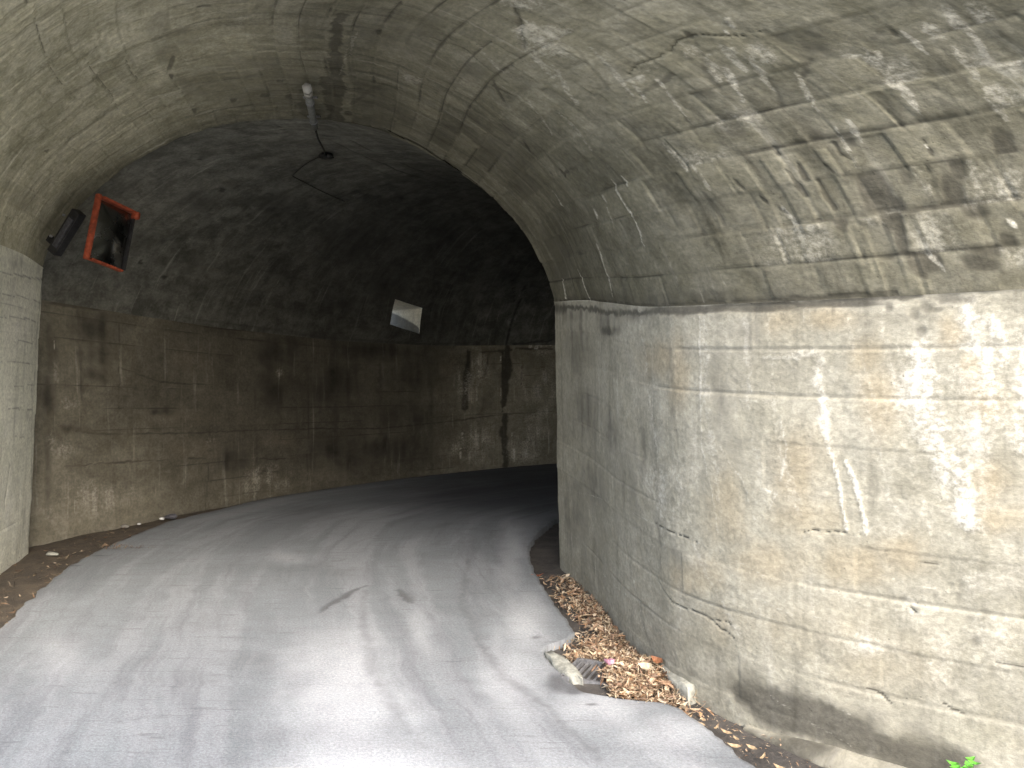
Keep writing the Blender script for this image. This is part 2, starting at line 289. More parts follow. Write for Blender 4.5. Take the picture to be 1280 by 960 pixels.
  ('B','D',0.5,1.357,0.9447,0.5476,0.01256,-0.0062,-0.05779),('B','D',0.5,0.641,0.9497,0.7281,0.00503,-0.0062,-0.04271),
  ('B','D',0.5,1.487,0.6231,0.3205,0.02513,-0.0218,-0.1407),('B','D',0.5,1.892,0.9749,0.3672,0.00754,-0.0031,-0.0201),
  ('B','D',0.45,1.724,0.4874,0.3765,0.0402,-0.0156,-0.15829),('B','D',0.45,1.96,0.6181,0.1867,0.01508,-0.0093,-0.10804),
  ('B','D',0.45,0.958,0.201,0.6068,0.07789,-0.0187,-0.15578),('B','D',0.8,2.402,0.9899,0.4014,-0.00251,-0.0031,-0.01256),
  ('B','D',0.8,2.776,0.9899,0.2738,-0.00503,0.0,-0.01256),('B','D',0.8,3.136,0.9899,0.2085,-0.00503,0.0,-0.00838),
  ('B','D',0.8,1.45,0.9196,0.2925,0.00754,-0.0062,-0.02261),('B','D',0.8,0.224,0.9749,0.3236,-0.00251,-0.0062,-0.02764),
  ('L','D',0.45,0.0213,2.166,0.4422,2.191,0.3719,2.209,0.2965),('L','D',0.45,0.023,1.867,0.2261,1.948,0.1508,2.016,0.1106),
  ('L','D',0.45,0.028,2.321,0.8894,2.34,0.7688,2.371,0.6533),('L','D',0.45,0.0331,1.481,0.8794,1.587,0.6784,1.749,0.5126),
  ('L','D',0.45,0.0433,0.218,0.9347,0.23,0.598,0.218,0.196),('L','P',0.5,0.0116,1.786,0.2915,1.886,0.206,1.979,0.1256),
  ('L','P',0.5,0.0152,0.373,0.2714,0.429,0.1357,0.51,0.0653),('L','D',0.95,0.1427,2.738,0.1106,2.937,0.1005,3.13,0.0955,3.317,0.0854,3.504,0.0804),
  ('B','D',0.4,2.744,0.1256,0.2023,0.03769,0.0,-0.03015),('B','D',0.4,2.415,0.0955,0.1867,0.03769,-0.0031,-0.02764),('B','D',0.4,3.454,0.1709,0.0778,0.01005,0.0,-0.0402),
  ('B','D',0.55,3.46,0.9749,0.028,-0.00251,0.0,-0.01256),('B','D',0.55,3.336,0.9799,0.0187,-0.00251,0.0,-0.01256),('B','D',0.55,3.535,0.9899,0.056,-0.00251,0.0,-0.01256),
  ('B','D',0.55,3.591,0.9849,0.028,0.0,0.0,-0.01005),('B','D',0.55,3.423,0.9648,0.0218,-0.00251,0.0,-0.01759),('B','D',0.55,3.441,0.9296,0.0218,0.0,0.0,-0.01508),
  ('B','D',0.55,3.497,0.9698,0.0249,0.0,0.0,-0.0067),('B','D',0.55,3.591,0.9799,0.0104,0.0,0.0,-0.00628),('B','D',0.55,3.647,0.9749,0.0187,0.0,0.0,-0.00377),
  ('B','D',0.55,3.51,0.9849,0.0187,0.0,0.0,-0.00754),('B','W',0.8,3.641,0.799,0.0716,0.0,0.0,-0.04523),('B','W',0.8,3.653,0.6482,0.0902,0.00251,-0.0031,-0.05025),
  ('B','W',0.8,3.678,0.5779,0.0871,0.00503,0.0,-0.03769),('B','W',0.8,3.529,0.9246,0.0405,-0.00251,0.0,-0.03769),('B','W',0.8,3.597,0.8643,0.0342,0.0,0.0,-0.03015),
  ('B','D',0.2,3.641,0.799,0.0716,0.0,0.0,-0.04523),('B','D',0.2,3.653,0.6482,0.0902,0.00251,-0.0031,-0.05025),('B','D',0.2,3.678,0.4271,0.084,0.00754,0.0,-0.0402),
  ('B','D',0.2,3.255,0.4271,0.1027,0.01005,0.0,-0.05779),('B','W',0.75,2.962,0.9598,0.1182,0.0,-0.0031,-0.04271),
  ('B','W',0.75,3.031,0.5377,0.1805,0.01256,-0.0031,-0.05276),('B','W',0.75,3.006,0.6382,0.1307,0.00754,-0.0031,-0.11809),
  ('B','W',0.75,3.18,0.4623,0.1774,0.01508,-0.0031,-0.0603),('B','W',0.75,3.267,0.8894,0.0716,0.0,-0.0031,-0.05528),
  ('B','W',0.75,3.136,0.9598,0.1494,-0.00251,0.0,-0.02764),('B','W',0.75,2.657,0.5226,0.1307,0.01256,-0.0031,-0.11055),
  ('B','W',0.75,2.396,0.8291,0.0965,0.00251,-0.0062,-0.11558),('B','W',0.75,2.178,0.8643,0.2583,0.00754,-0.0062,-0.0603),
  ('B','W',0.75,3.305,0.794,0.084,0.0,0.0,-0.09548),('B','W',0.75,2.863,0.4322,0.2552,0.02764,-0.0031,-0.06281),('B','W',0.75,3.379,0.4975,0.1338,0.00754,0.0,-0.04774),
  ('B','W',0.75,2.483,0.3518,0.2271,0.03266,-0.0031,-0.05779),('B','W',0.4,2.993,0.3065,0.4107,0.05276,-0.0031,-0.10553),
  ('B','W',0.4,3.292,0.2613,0.3392,0.04271,0.0,-0.09799),('B','W',0.4,2.62,0.2563,0.2863,0.04523,-0.0031,-0.07538),
  ('B','D',0.42,2.664,0.7789,0.1307,0.00251,-0.0062,-0.16583),('B','D',0.42,2.788,0.9246,0.1151,-0.00251,-0.0031,-0.0804),
  ('B','D',0.42,2.844,0.8392,0.0933,0.0,-0.0031,-0.05276),('B','D',0.42,2.545,0.5678,0.0591,0.00503,-0.0062,-0.15075),
  ('B','D',0.42,2.763,0.6784,0.14,0.00754,-0.0062,-0.12814),('B','P',0.5,2.352,0.593,0.1805,0.01508,-0.0031,-0.07286),
  ('B','P',0.5,2.377,0.4975,0.1991,0.02261,0.0,-0.05779),('B','P',0.5,2.215,0.5176,0.1182,0.01256,-0.0062,-0.10302),
  ('B','P',0.5,2.103,0.5477,0.112,0.01005,-0.0062,-0.05528),('B','P',0.6,3.043,0.8894,0.0902,0.0,0.0,-0.01256),('B','P',0.6,3.087,0.8693,0.0436,0.00251,0.0,-0.02764),
  ('B','P',0.6,2.894,0.8794,0.0685,0.0,0.0,-0.00503),('B','P',0.6,2.981,0.8794,0.0591,0.0,0.0,-0.0067),
  ('L','P',0.65,0.0282,3.074,0.8593,3.087,0.794,3.112,0.7186,3.13,0.6734),('L','P',0.85,0.0088,3.13,0.6734,3.149,0.6281,3.168,0.5779,3.18,0.5276),
  ('L','P',0.85,0.0088,3.199,0.6482,3.224,0.608,3.242,0.5578,3.255,0.5226),('L','P',0.85,0.0088,3.18,0.6683,3.205,0.6281),('L','P',0.55,0.0073,2.788,0.8392,2.8,0.804),
  ('L','P',0.55,0.0077,2.539,0.9749,2.533,0.8141,2.539,0.6633),('L','P',0.55,0.0077,2.539,0.6633,2.583,0.5729,2.626,0.4724),
  ('L','P',0.55,0.0071,3.024,0.9849,3.031,0.9246),('L','P',0.55,0.0069,3.224,0.9397,3.255,0.8593,3.292,0.7789),('L','P',0.55,0.0073,2.744,0.7839,2.894,0.7789),
  ('L','P',0.55,0.0072,2.925,0.7538,2.956,0.6834,2.919,0.6131),('L','P',0.55,0.0073,2.838,0.593,2.906,0.5829,2.875,0.5477),
  ('L','P',0.5,0.0112,2.639,0.6683,2.757,0.603,2.813,0.5176),('L','P',0.5,0.0106,3.043,0.9849,3.062,0.9397),('L','P',0.5,0.0103,3.361,0.9045,3.398,0.8291,3.417,0.7638),
  ('L','P',0.8,0.075,3.585,0.9698,3.616,0.9045,3.684,0.799,3.74,0.7136),('L','P',0.8,0.0755,3.435,0.8894,3.46,0.799,3.491,0.7035,3.522,0.6432),
  ('L','P',0.8,0.0612,3.659,0.9447,3.709,0.8744,3.771,0.7839),('L','P',0.8,0.062,3.485,0.7286,3.535,0.6834,3.572,0.6181,3.597,0.5628),
  ('B','P',0.7,3.46,0.8442,0.056,0.0,-0.0031,-0.05276),('B','P',0.7,3.473,0.7136,0.056,0.00251,0.0,-0.05276),('B','P',0.7,3.51,0.6583,0.0622,0.00251,0.0,-0.03769),
  ('B','P',0.7,3.622,0.9447,0.0871,-0.00251,0.0,-0.02764),('B','P',0.7,3.703,0.9146,0.0933,-0.00251,-0.0031,-0.05779),
  ('B','P',0.45,3.236,0.3015,0.1462,0.01759,0.0,-0.04271),('B','P',0.45,3.504,0.3015,0.1774,0.0201,0.0,-0.07789),('B','P',0.45,3.628,0.4673,0.1431,0.01005,0.0,-0.0603),
  ('B','P',0.45,3.404,0.3869,0.1307,0.01256,0.0,-0.0402),('B','P',0.45,3.298,0.5377,0.168,0.01005,0.0,-0.0201),('B','P',0.45,2.993,0.2211,0.0965,0.01508,0.0,-0.02764),
  ('B','D',0.45,3.51,0.4221,0.013,0.00209,0.0,-0.00628),('B','D',0.45,3.373,0.402,0.0218,0.00251,0.0,-0.01005),('B','D',0.45,3.553,0.4221,0.013,0.00209,0.0,-0.01256),
  ('B','D',0.45,3.585,0.3819,0.0218,0.00251,0.0,-0.01005),('B','D',0.45,3.728,0.3719,0.013,0.0,0.0,-0.0067),('B','D',0.45,3.603,0.3417,0.0218,0.00251,0.0,-0.01256),
  ('B','D',0.45,3.56,0.4472,0.0104,0.0,0.0,-0.0067),('B','D',0.45,3.317,0.4925,0.0104,0.00168,-0.0021,-0.0067),('B','D',0.45,3.329,0.4623,0.0078,0.0,-0.0016,-0.00503),
  ('B','D',0.45,3.08,0.4271,0.0093,0.0,0.0,-0.00503),('B','D',0.45,3.155,0.4221,0.0093,0.00126,-0.0021,-0.0067),('B','D',0.45,2.726,0.8241,0.0166,0.00168,0.0,-0.01256),
  ('B','D',0.45,2.695,0.7889,0.0124,0.0,0.0,-0.00503),('B','D',0.45,2.726,0.6935,0.0124,0.00126,0.0,-0.00838),('B','D',0.45,2.95,0.6583,0.0093,0.0,0.0,-0.00838),
  ('B','D',0.45,3.211,0.7136,0.013,0.0,0.0,-0.00503),('B','D',0.45,3.41,0.7487,0.0078,0.0,0.0,-0.01005),('B','D',0.45,3.622,0.6834,0.0078,0.0,0.0,-0.00377),
  ('B','D',0.45,3.51,0.6533,0.0062,0.0,0.0,-0.00754),('B','D',0.45,3.479,0.4171,0.0104,0.0,0.0,-0.00838),('B','D',0.45,3.099,0.2412,0.0124,0.00168,0.0,-0.0067),
  ('B','D',0.45,3.261,0.2161,0.0104,0.0,-0.0016,-0.00503),('B','D',0.45,2.57,0.4623,0.028,0.00251,0.0,-0.00503),('B','D',0.45,2.62,0.4623,0.0187,0.00168,0.0,-0.00503),
  ('B','D',0.45,3.267,0.5427,0.013,0.0,0.0,-0.0067),('B','D',0.35,3.367,0.8744,0.0104,0.0,-0.0031,-0.01005),('B','D',0.35,3.385,0.8442,0.013,0.0,0.0,-0.01005),
  ('B','D',0.35,3.361,0.9146,0.0078,0.0,0.0,-0.00838),('B','D',0.35,3.398,0.9548,0.0104,-0.00168,0.0,-0.01256),('B','D',0.35,3.379,0.8894,0.013,0.0,0.0,-0.0201),
  ('B','D',0.35,3.348,0.8643,0.0078,-0.00126,0.0,-0.00503),('B','D',0.35,3.205,0.8894,0.0093,0.0,0.0,-0.0067),('B','D',0.35,3.18,0.9095,0.0093,0.0,0.0,-0.00503),
  ('B','D',0.35,3.192,0.8794,0.0124,0.0,0.0,-0.00377),('B','D',0.35,3.248,0.8693,0.0093,0.0,0.0,-0.00377),('B','D',0.35,3.242,0.8291,0.0093,0.0,0.0,-0.00503),
  ('B','D',0.35,3.224,0.7889,0.0093,0.0,0.0,-0.00503),('B','D',0.35,3.491,0.804,0.013,0.0,0.0,-0.01005),('B','D',0.35,3.192,0.8342,0.0124,0.0,0.0,-0.00335),
  ('B','D',0.35,3.174,0.9146,0.0078,0.0,0.0,-0.00838),('B','D',0.35,3.404,0.4171,0.0078,0.0,0.0,-0.00838),('B','D',0.35,3.51,0.4874,0.0078,0.00126,0.0,-0.00503),
  ('B','D',0.35,3.441,0.4824,0.0156,0.00251,0.0,-0.00503),('B','D',0.35,3.529,0.4824,0.0187,0.0,0.0,-0.00838),('B','D',0.35,3.628,0.5126,0.0156,0.0,0.0,-0.01005),
  ('B','D',0.35,3.665,0.5075,0.0156,0.00251,0.0,-0.00754),('B','D',0.35,3.585,0.4975,0.0156,0.00251,0.0,-0.00628),
  ('L','D',0.8,0.0056,3.242,0.206,3.292,0.201,3.329,0.1859),('L','D',0.8,0.0055,3.504,0.2111,3.535,0.201,3.566,0.196),
  ('L','D',0.8,0.0054,3.665,0.3065,3.703,0.3065,3.746,0.3065),('L','D',0.8,0.0053,3.441,0.4824,3.51,0.4824),
  ('L','K',1.0,0.0037,2.141,0.2965,2.209,0.2764,2.265,0.2714,2.309,0.2613,2.402,0.2613,2.464,0.2613,2.533,0.2663,2.589,0.2613,2.62,0.2663,2.664,0.2714,2.695,0.2613),
  ('L','K',1.0,0.0036,2.589,0.2563,2.62,0.2462,2.657,0.2412,2.695,0.2362),('L','K',1.0,0.0031,2.122,0.4372,2.309,0.4372,2.421,0.4372,2.502,0.4372),
  ('L','K',1.0,0.0027,3.012,0.5075,3.062,0.5176,3.124,0.5176,3.23,0.5226),('L','K',1.0,0.0027,3.392,0.3869,3.429,0.3769),('L','P',0.5,0.0052,0.118,0.3266,1.257,0.402),
  ('L','P',0.5,0.0042,1.257,0.402,1.836,0.4322,2.122,0.4372),('L','P',0.5,0.0034,2.502,0.4372,2.751,0.4121,2.912,0.3869),
  ('L','P',0.5,0.0034,2.527,0.3719,2.906,0.3317,3.024,0.3116),('L','P',0.5,0.0033,3.043,0.402,3.149,0.3869,3.342,0.3668,3.435,0.3618),
  ('L','P',0.5,0.0033,2.993,0.3367,3.18,0.3216,3.385,0.2915,3.479,0.2814),('L','P',0.5,0.0035,2.601,0.3367,2.993,0.2915),('L','P',0.5,0.0034,2.962,0.2312,3.18,0.206),
  ('L','P',0.5,0.0034,2.888,0.1859,3.192,0.1407),('L','P',0.5,0.0035,2.856,0.1307,2.993,0.1055,3.217,0.0704),('L','P',0.5,0.0047,0.716,0.1457,1.817,0.1859),
  ('L','P',0.5,0.0043,1.332,0.2513,2.079,0.2714),('L','P',0.5,0.0039,1.836,0.4322,2.228,0.3568),('L','P',0.5,0.0046,1.002,0.0804,2.016,0.0905),
  ('L','P',0.5,0.0032,3.18,0.4623,3.379,0.4322,3.535,0.4271),('L','P',0.5,0.0033,3.292,0.2111,3.429,0.191),('L','D',0.35,0.0029,2.558,0.9045,3.012,0.9045,3.435,0.8995),
  ('L','D',0.35,0.003,2.184,0.9447,2.514,0.9497,3.012,0.9598,3.385,0.9648),('L','D',0.35,0.0029,2.558,0.8442,3.043,0.8492),
  ('L','D',0.35,0.0029,2.552,0.7789,2.875,0.7688,3.248,0.7236),('L','D',0.35,0.0032,2.159,0.6382,2.545,0.6633),
  ('L','D',0.35,0.003,2.495,0.5829,2.832,0.5879,3.186,0.5729),('L','D',0.35,0.0029,2.757,0.5327,3.031,0.5176),('L','D',0.35,0.003,2.632,0.5477,2.869,0.5226),
  ('B','P',0.45,3.597,0.9045,0.1929,-0.00251,-0.0031,-0.1005),('B','P',0.45,3.46,0.7638,0.1276,0.00251,-0.0031,-0.13819),  # large pale blobs paint the glare near the entrance
  ('B','P',0.45,3.703,0.5025,0.1151,0.00754,0.0,-0.09045),('B','P',0.45,3.535,0.6432,0.1214,0.00503,0.0,-0.09296),
  ('B','D',0.28,0.784,0.5226,0.7903,0.0603,-0.0591,-0.36935),('B','D',0.28,1.979,0.8141,0.2085,0.01005,-0.0156,-0.13065),
  ('L','D',0.8,0.0287,0.224,0.9799,1.462,0.9698,2.271,0.9899,2.651,0.9899,2.881,0.995,3.136,0.995,3.336,1.0,3.441,1.0),('L','D',0.5,0.0137,3.441,1.0,3.616,1.0,3.753,1.0),
  ('L','D',0.5,0.0149,2.676,0.9849,2.682,0.9648),('L','D',0.5,0.0146,2.813,0.9849,2.819,0.9648),('L','D',0.5,0.0141,3.062,0.9899,3.068,0.9648),
  ('L','D',0.5,0.014,3.136,0.9899,3.143,0.9648),('L','P',0.45,0.0305,2.564,0.9749,2.57,0.7789,2.632,0.5226),('L','P',0.45,0.0337,1.998,0.9648,2.122,0.7186,2.271,0.4824),
  ('L','P',0.45,0.0293,2.776,0.9648,2.794,0.7487,2.832,0.608),('L','P',0.45,0.0279,3.192,0.9548,3.261,0.7638,3.354,0.5729),
  ('L','P',0.45,0.0289,2.881,0.9598,2.925,0.6834,3.0,0.5477),('L','P',0.45,0.0277,3.305,0.9698,3.373,0.7638,3.473,0.5176),
  ('L','P',0.45,0.0315,2.433,0.4623,2.583,0.3467,2.744,0.2362),('B','P',0.5,3.585,0.7688,0.3174,0.00251,-0.0031,-0.24372),  # widest pale blob: glare of the entrance painted on the wall
  ('B','P',0.5,3.678,0.3518,0.1431,0.01508,0.0,-0.09045),('B','D',0.4,2.34,0.3719,0.112,0.01508,-0.0031,-0.0603),
 ],
 'LW': [
  ('L','D',0.6,0.0091,1.276,0.8643,0.859,0.8693,0.044,0.8794),('L','D',0.6,0.0092,1.245,0.799,0.56,0.809,0.174,0.8141),('L','D',0.6,0.0093,0.84,0.7337,0.162,0.7437),
  ('L','D',0.6,0.0092,1.189,0.6683,0.131,0.6734),('L','D',0.6,0.0094,0.778,0.598,0.174,0.603),('L','D',0.6,0.0093,0.927,0.5327,0.187,0.5226),
  ('L','D',0.6,0.0094,0.778,0.4472,0.193,0.4271),('L','D',0.6,0.0092,1.294,0.9246,0.66,0.9347,0.0,0.9598),('L','D',0.6,0.0236,0.23,0.608,0.068,0.2864,0.056,0.0402),
  ('L','D',0.6,0.0233,0.019,0.9749,0.1,0.8744,0.143,0.7688),('L','D',0.6,0.0232,0.143,0.7688,0.149,0.5528),('L','D',0.6,0.0219,0.809,0.3618,0.902,0.2211),
  ('B','D',0.4,1.07,1.0,-0.3485,0.0,-0.0747,-0.00503),('B','D',0.4,0.143,0.9799,-0.1836,0.01256,-0.1556,-0.05025),
  ('B','D',0.4,0.89,0.9648,-0.4356,0.0201,-0.0124,-0.02261),('B','D',0.4,0.442,0.5025,-0.3578,-0.00251,-0.0124,-0.02513),
  ('B','P',0.5,0.797,0.2613,-0.3672,-0.01759,-0.0685,-0.15075),('B','P',0.5,0.94,0.4623,-0.2147,-0.00503,-0.0311,-0.07286),
  ('B','P',0.5,0.622,0.7789,-0.3329,0.00754,-0.0373,-0.07286),
 ],
 'FW': [
  ('L','D',0.6,0.0134,0.907,0.5327,1.036,0.4925,1.279,0.4673,1.619,0.4573,2.363,0.4472,3.076,0.4472,4.031,0.4372),
  ('L','D',0.6,0.0171,4.031,0.4422,5.196,0.4171,6.41,0.4422,7.252,0.4673,8.175,0.4724),('L','D',0.6,0.0135,1.635,0.7538,2.072,0.6985,2.768,0.6935),
  ('L','D',0.6,0.0148,3.335,0.2814,3.561,0.2714,3.756,0.2663),('L','D',0.6,0.0131,1.036,0.3367,1.619,0.3317,2.153,0.3216),('L','D',0.6,0.0139,2.396,0.3216,2.622,0.3116),
  ('L','D',0.6,0.0148,3.383,0.2111,3.61,0.191),('L','D',0.55,0.0087,1.635,1.0,1.619,0.7186,1.619,0.4472),('L','D',0.55,0.0094,2.671,0.4472,2.655,0.2412,2.606,0.0251),
  ('L','D',0.55,0.0098,3.302,0.4121,3.302,0.0251),('L','D',0.55,0.0101,4.031,0.7136,4.031,0.4221,3.998,0.1256),('B','D',0.6,0.939,0.8291,0.0971,0.00251,0.0,-0.19598),
  ('B','D',0.6,1.376,0.9196,0.3723,0.0201,0.0081,-0.11055),('B','D',0.6,1.457,0.8191,0.2509,0.01005,0.0,-0.10302),('B','D',0.6,0.89,0.608,0.1214,0.0,0.0,-0.12814),
  ('B','D',0.6,1.117,0.4925,0.2347,-0.00503,0.0,-0.02513),('B','D',0.6,0.874,0.2864,0.0486,-0.00251,-0.0162,-0.28643),
  ('B','D',0.6,1.214,1.0,0.3966,0.00754,0.0081,-0.01508),('B','D',0.6,2.072,1.0,0.5423,0.00251,0.0081,0.0),('B','D',0.6,2.979,1.0,0.518,0.00754,0.0081,-0.00754),
  ('B','D',0.6,3.626,0.8995,0.4533,0.01508,0.0,-0.1206),('B','D',0.6,3.513,0.6633,0.3319,0.0,0.0,-0.1407),('B','D',0.6,4.452,0.7236,0.6071,0.00251,0.0,-0.22864),
  ('B','D',0.6,5.083,0.9397,1.0198,0.0201,0.0,-0.1005),('B','D',0.6,5.196,0.2814,1.036,-0.03769,0.0,-0.14322),('B','D',0.6,4.695,0.2211,0.5018,-0.02261,-0.0081,-0.13819),
  ('B','D',0.6,4.436,0.3065,0.4856,-0.01508,0.0,-0.11307),('B','D',0.6,2.962,0.2915,0.2752,-0.01005,0.0,-0.13065),('B','D',0.6,1.376,0.7136,0.2509,0.00503,0.0,-0.05528),
  ('B','D',0.6,2.121,0.5528,0.2428,0.0,0.0,-0.03015),('B','D',0.6,2.024,0.5528,0.1457,0.0,0.0,-0.02261),('B','D',0.5,5.731,0.7789,0.6718,0.0,0.0,-0.22613),
  ('B','D',0.5,5.86,0.2563,0.4047,-0.01508,0.0,-0.15075),('B','D',0.5,5.455,0.4975,0.7851,-0.01508,0.0,-0.16834),('B','D',0.5,4.079,0.2714,0.1457,-0.00503,0.0,-0.17839),
  ('B','D',0.5,3.513,0.8492,0.1133,0.00251,0.0162,-0.21608),('B','D',0.5,5.99,0.0201,0.2752,-0.01256,-0.0081,-0.03769),
  ('B','D',0.5,6.41,0.0251,0.4209,-0.01759,-0.0081,-0.03266),('B','P',0.45,1.117,0.593,0.17,0.0,0.0,-0.03266),('B','P',0.45,1.068,0.4121,0.17,-0.00503,0.0,-0.04523),
  ('B','P',0.45,0.923,0.4472,0.0648,0.0,0.0,-0.06533),('B','P',0.45,0.971,0.7186,0.0486,0.0,0.0,-0.08291),('B','P',0.45,2.202,0.2613,0.0971,-0.00503,0.0,-0.02764),
  ('B','P',0.45,2.671,0.407,0.0809,0.0,0.0,-0.0402),('B','P',0.45,3.626,0.7789,0.1619,0.00251,0.0,-0.03769),('B','P',0.45,3.383,0.1558,0.4371,-0.02261,-0.0081,-0.13819),
  ('B','P',0.45,1.344,0.196,0.5018,-0.03266,-0.0081,-0.10302),('B','P',0.45,0.874,0.1608,0.1214,-0.01005,-0.0081,-0.09548),
  ('B','W',0.22,2.461,0.8191,0.3885,0.01256,0.0,-0.08794),('B','W',0.22,2.266,0.5327,0.5747,-0.00251,0.0,-0.04774),
  ('B','W',0.22,2.444,0.3719,0.599,-0.01759,-0.0081,-0.0804),('B','W',0.22,3.626,0.3819,0.3399,-0.01005,-0.0081,-0.07538),
  ('B','W',0.22,6.54,0.2312,0.4128,-0.01508,0.0,-0.21608),('B','W',0.22,7.689,0.191,0.4371,-0.01256,-0.0081,-0.22362),
  ('B','W',0.22,6.831,0.7688,0.4209,-0.00503,0.0,-0.23618),('B','W',0.22,7.9,0.5678,0.2914,-0.00503,0.0,-0.25377),
  ('B','W',0.22,6.621,0.4724,0.2833,-0.00754,-0.0081,-0.36181),('B','W',0.22,7.398,0.201,0.5747,-0.01759,0.0,-0.16332),
  ('B','W',0.22,7.981,0.7538,0.2347,-0.00251,0.0,-0.18844),('B','W',0.22,6.265,0.7739,0.2752,-0.00251,0.0,-0.23116),
  ('B','P',0.55,6.572,0.7136,0.1943,-0.00251,0.0,-0.23869),('B','P',0.55,6.831,0.8291,0.2266,-0.00251,0.0,-0.17588),
  ('B','P',0.55,6.686,0.2261,0.3723,-0.01256,0.0,-0.15829),('B','P',0.55,7.754,0.2563,0.3804,-0.01256,0.0,-0.22864),('B','P',0.55,7.981,0.9447,0.2347,0.0,0.0,-0.05025),
  ('B','P',0.55,7.803,0.6332,0.2104,-0.00251,0.0,-0.15075),('B','P',0.55,6.378,0.2362,0.1457,-0.00754,0.0,-0.11809),
  ('B','P',0.55,7.544,0.7588,0.1781,-0.00251,0.0,-0.12312),('B','P',0.55,8.126,0.6884,0.1457,-0.00251,0.0,-0.31407),
  ('L','D',1.0,0.0779,7.317,0.9799,7.317,0.8543,7.285,0.7136,7.268,0.5477),('L','D',1.0,0.0782,7.268,0.4523,7.252,0.3015,7.285,0.0503),
  ('L','D',1.0,0.0754,6.637,0.9497,6.589,0.7739,6.572,0.5327),('L','D',0.9,0.0239,7.236,0.9497,7.22,0.7638,7.22,0.4874),
  ('B','D',0.45,7.074,0.8593,0.089,0.0,0.0,-0.05528),('B','D',0.45,7.268,0.206,0.1133,-0.00503,0.0,-0.1608),('B','D',0.45,6.589,0.6834,0.0675,-0.00209,0.0,-0.03518),
  ('B','D',0.45,6.686,0.5276,0.0675,-0.00209,0.0,-0.03141),('B','D',0.45,7.9,0.6281,0.1457,-0.00251,0.0,-0.06281),
  ('B','D',0.45,7.689,0.8241,0.1457,-0.00251,0.0,-0.12312),('B','D',0.45,7.333,1.0,0.1376,0.0,0.0,-0.00503),('B','D',0.45,6.831,0.0704,0.4209,-0.01759,0.0,-0.03141),
  ('B','D',0.45,6.265,0.005,0.2752,-0.01005,-0.0081,-0.0201),('B','D',0.45,6.928,0.5829,0.089,-0.00251,0.0,-0.06281),
  ('L','P',0.8,0.0107,7.187,0.9196,7.171,0.7638,7.204,0.5779),('L','P',0.8,0.0109,7.398,0.3266,7.446,0.0754),('L','P',0.8,0.0104,6.508,0.3518,6.475,0.1457),
  ('L','P',0.8,0.0075,0.955,0.8543,0.971,0.799),('B','P',1.0,7.722,0.9899,0.0445,0.0,0.0,-0.01508),('B','P',1.0,7.835,0.9799,0.0371,-0.00105,0.0,-0.0201),
  ('B','P',1.0,7.932,0.995,0.0337,0.0,0.0,-0.0134),('B','P',1.0,8.029,0.995,0.0371,0.0,0.0,-0.01005),('B','P',1.0,8.094,1.0,0.0405,0.0,0.0,-0.00754),
  ('B','P',1.0,7.884,1.0,0.0594,0.0,0.0,-0.00503),('L','D',0.5,0.0507,1.214,1.0,1.214,0.608),('L','D',0.5,0.0623,4.452,0.8744,4.436,0.206),
  ('L','D',0.5,0.0648,5.132,0.8844,5.148,0.1156),('L','D',0.5,0.0678,5.99,0.8945,5.99,0.0754),('L','D',0.7,0.0303,7.544,0.8844,7.576,0.6985),
  ('L','D',0.7,0.0295,6.993,0.9497,6.912,0.7688),('L','D',0.7,0.0306,7.463,0.9749,8.126,0.9698),('L','D',0.7,0.0297,6.831,0.9497,7.398,0.9598),
  ('L','P',0.6,0.0234,6.799,0.8894,6.767,0.5879),('L','P',0.6,0.0244,7.608,0.6985,7.689,0.5075),('L','P',0.6,0.0246,7.916,0.8191,7.867,0.5678),
  ('B','P',0.7,7.608,0.196,0.3804,-0.01005,0.0,-0.13819),('B','P',0.7,7.9,0.4422,0.2347,-0.00503,0.0,-0.07789),('B','P',0.7,6.831,0.2814,0.2833,-0.00754,0.0,-0.14573),
  ('B','P',0.7,8.045,0.7538,0.1214,0.0,0.0,-0.12563),
 ],
 'FV': [
  ('L','D',0.9,0.0236,7.22,0.1805,7.285,0.1278,7.301,0.0802,7.301,0.0276,7.285,0.0),('L','D',0.5,0.0308,1.975,0.0075,2.962,0.01,4.209,0.005,5.731,0.0025,6.815,0.0075),
  ('B','D',0.5,2.153,0.1103,0.259,0.01128,0.1052,-0.02506),('B','D',0.5,6.168,0.0652,0.5423,0.00376,0.089,-0.04135),
  ('B','D',0.5,4.889,0.1353,0.5018,0.01003,0.2104,-0.06266),('B','D',0.5,1.554,0.2406,0.2914,0.0213,0.2024,-0.03133),
  ('B','D',0.5,2.493,0.2782,0.4533,0.02882,0.3238,-0.04762),('B','D',0.5,3.998,0.2506,0.688,0.02882,0.4452,-0.08521),
  ('B','D',0.5,5.342,0.3008,0.5099,0.01629,0.5423,-0.10777),('B','D',0.5,6.524,0.3333,0.2752,0.00627,3.1809,-0.30827),
  ('B','D',0.5,1.457,0.1353,0.2024,0.00877,0.0971,-0.0213),('B','D',0.5,6.896,0.2055,0.3399,0.00376,0.1457,-0.04261),
  ('B','D',0.5,4.403,0.0852,0.4695,0.01003,0.1052,-0.03759),('B','D',0.5,8.094,0.0251,0.2914,0.0,0.0243,-0.01754),
  ('B','P',0.35,1.538,0.1855,0.2266,0.01253,0.1376,-0.02506),('B','P',0.35,6.767,0.0727,0.1943,0.00125,0.0202,-0.01149),
  ('B','P',0.35,7.285,0.0677,0.1781,0.0,0.0567,-0.02632),('B','P',0.35,1.408,0.0827,0.2024,0.00877,0.0809,-0.0213),('B','P',0.35,7.867,0.0702,0.2347,0.0,0.0567,-0.02757),
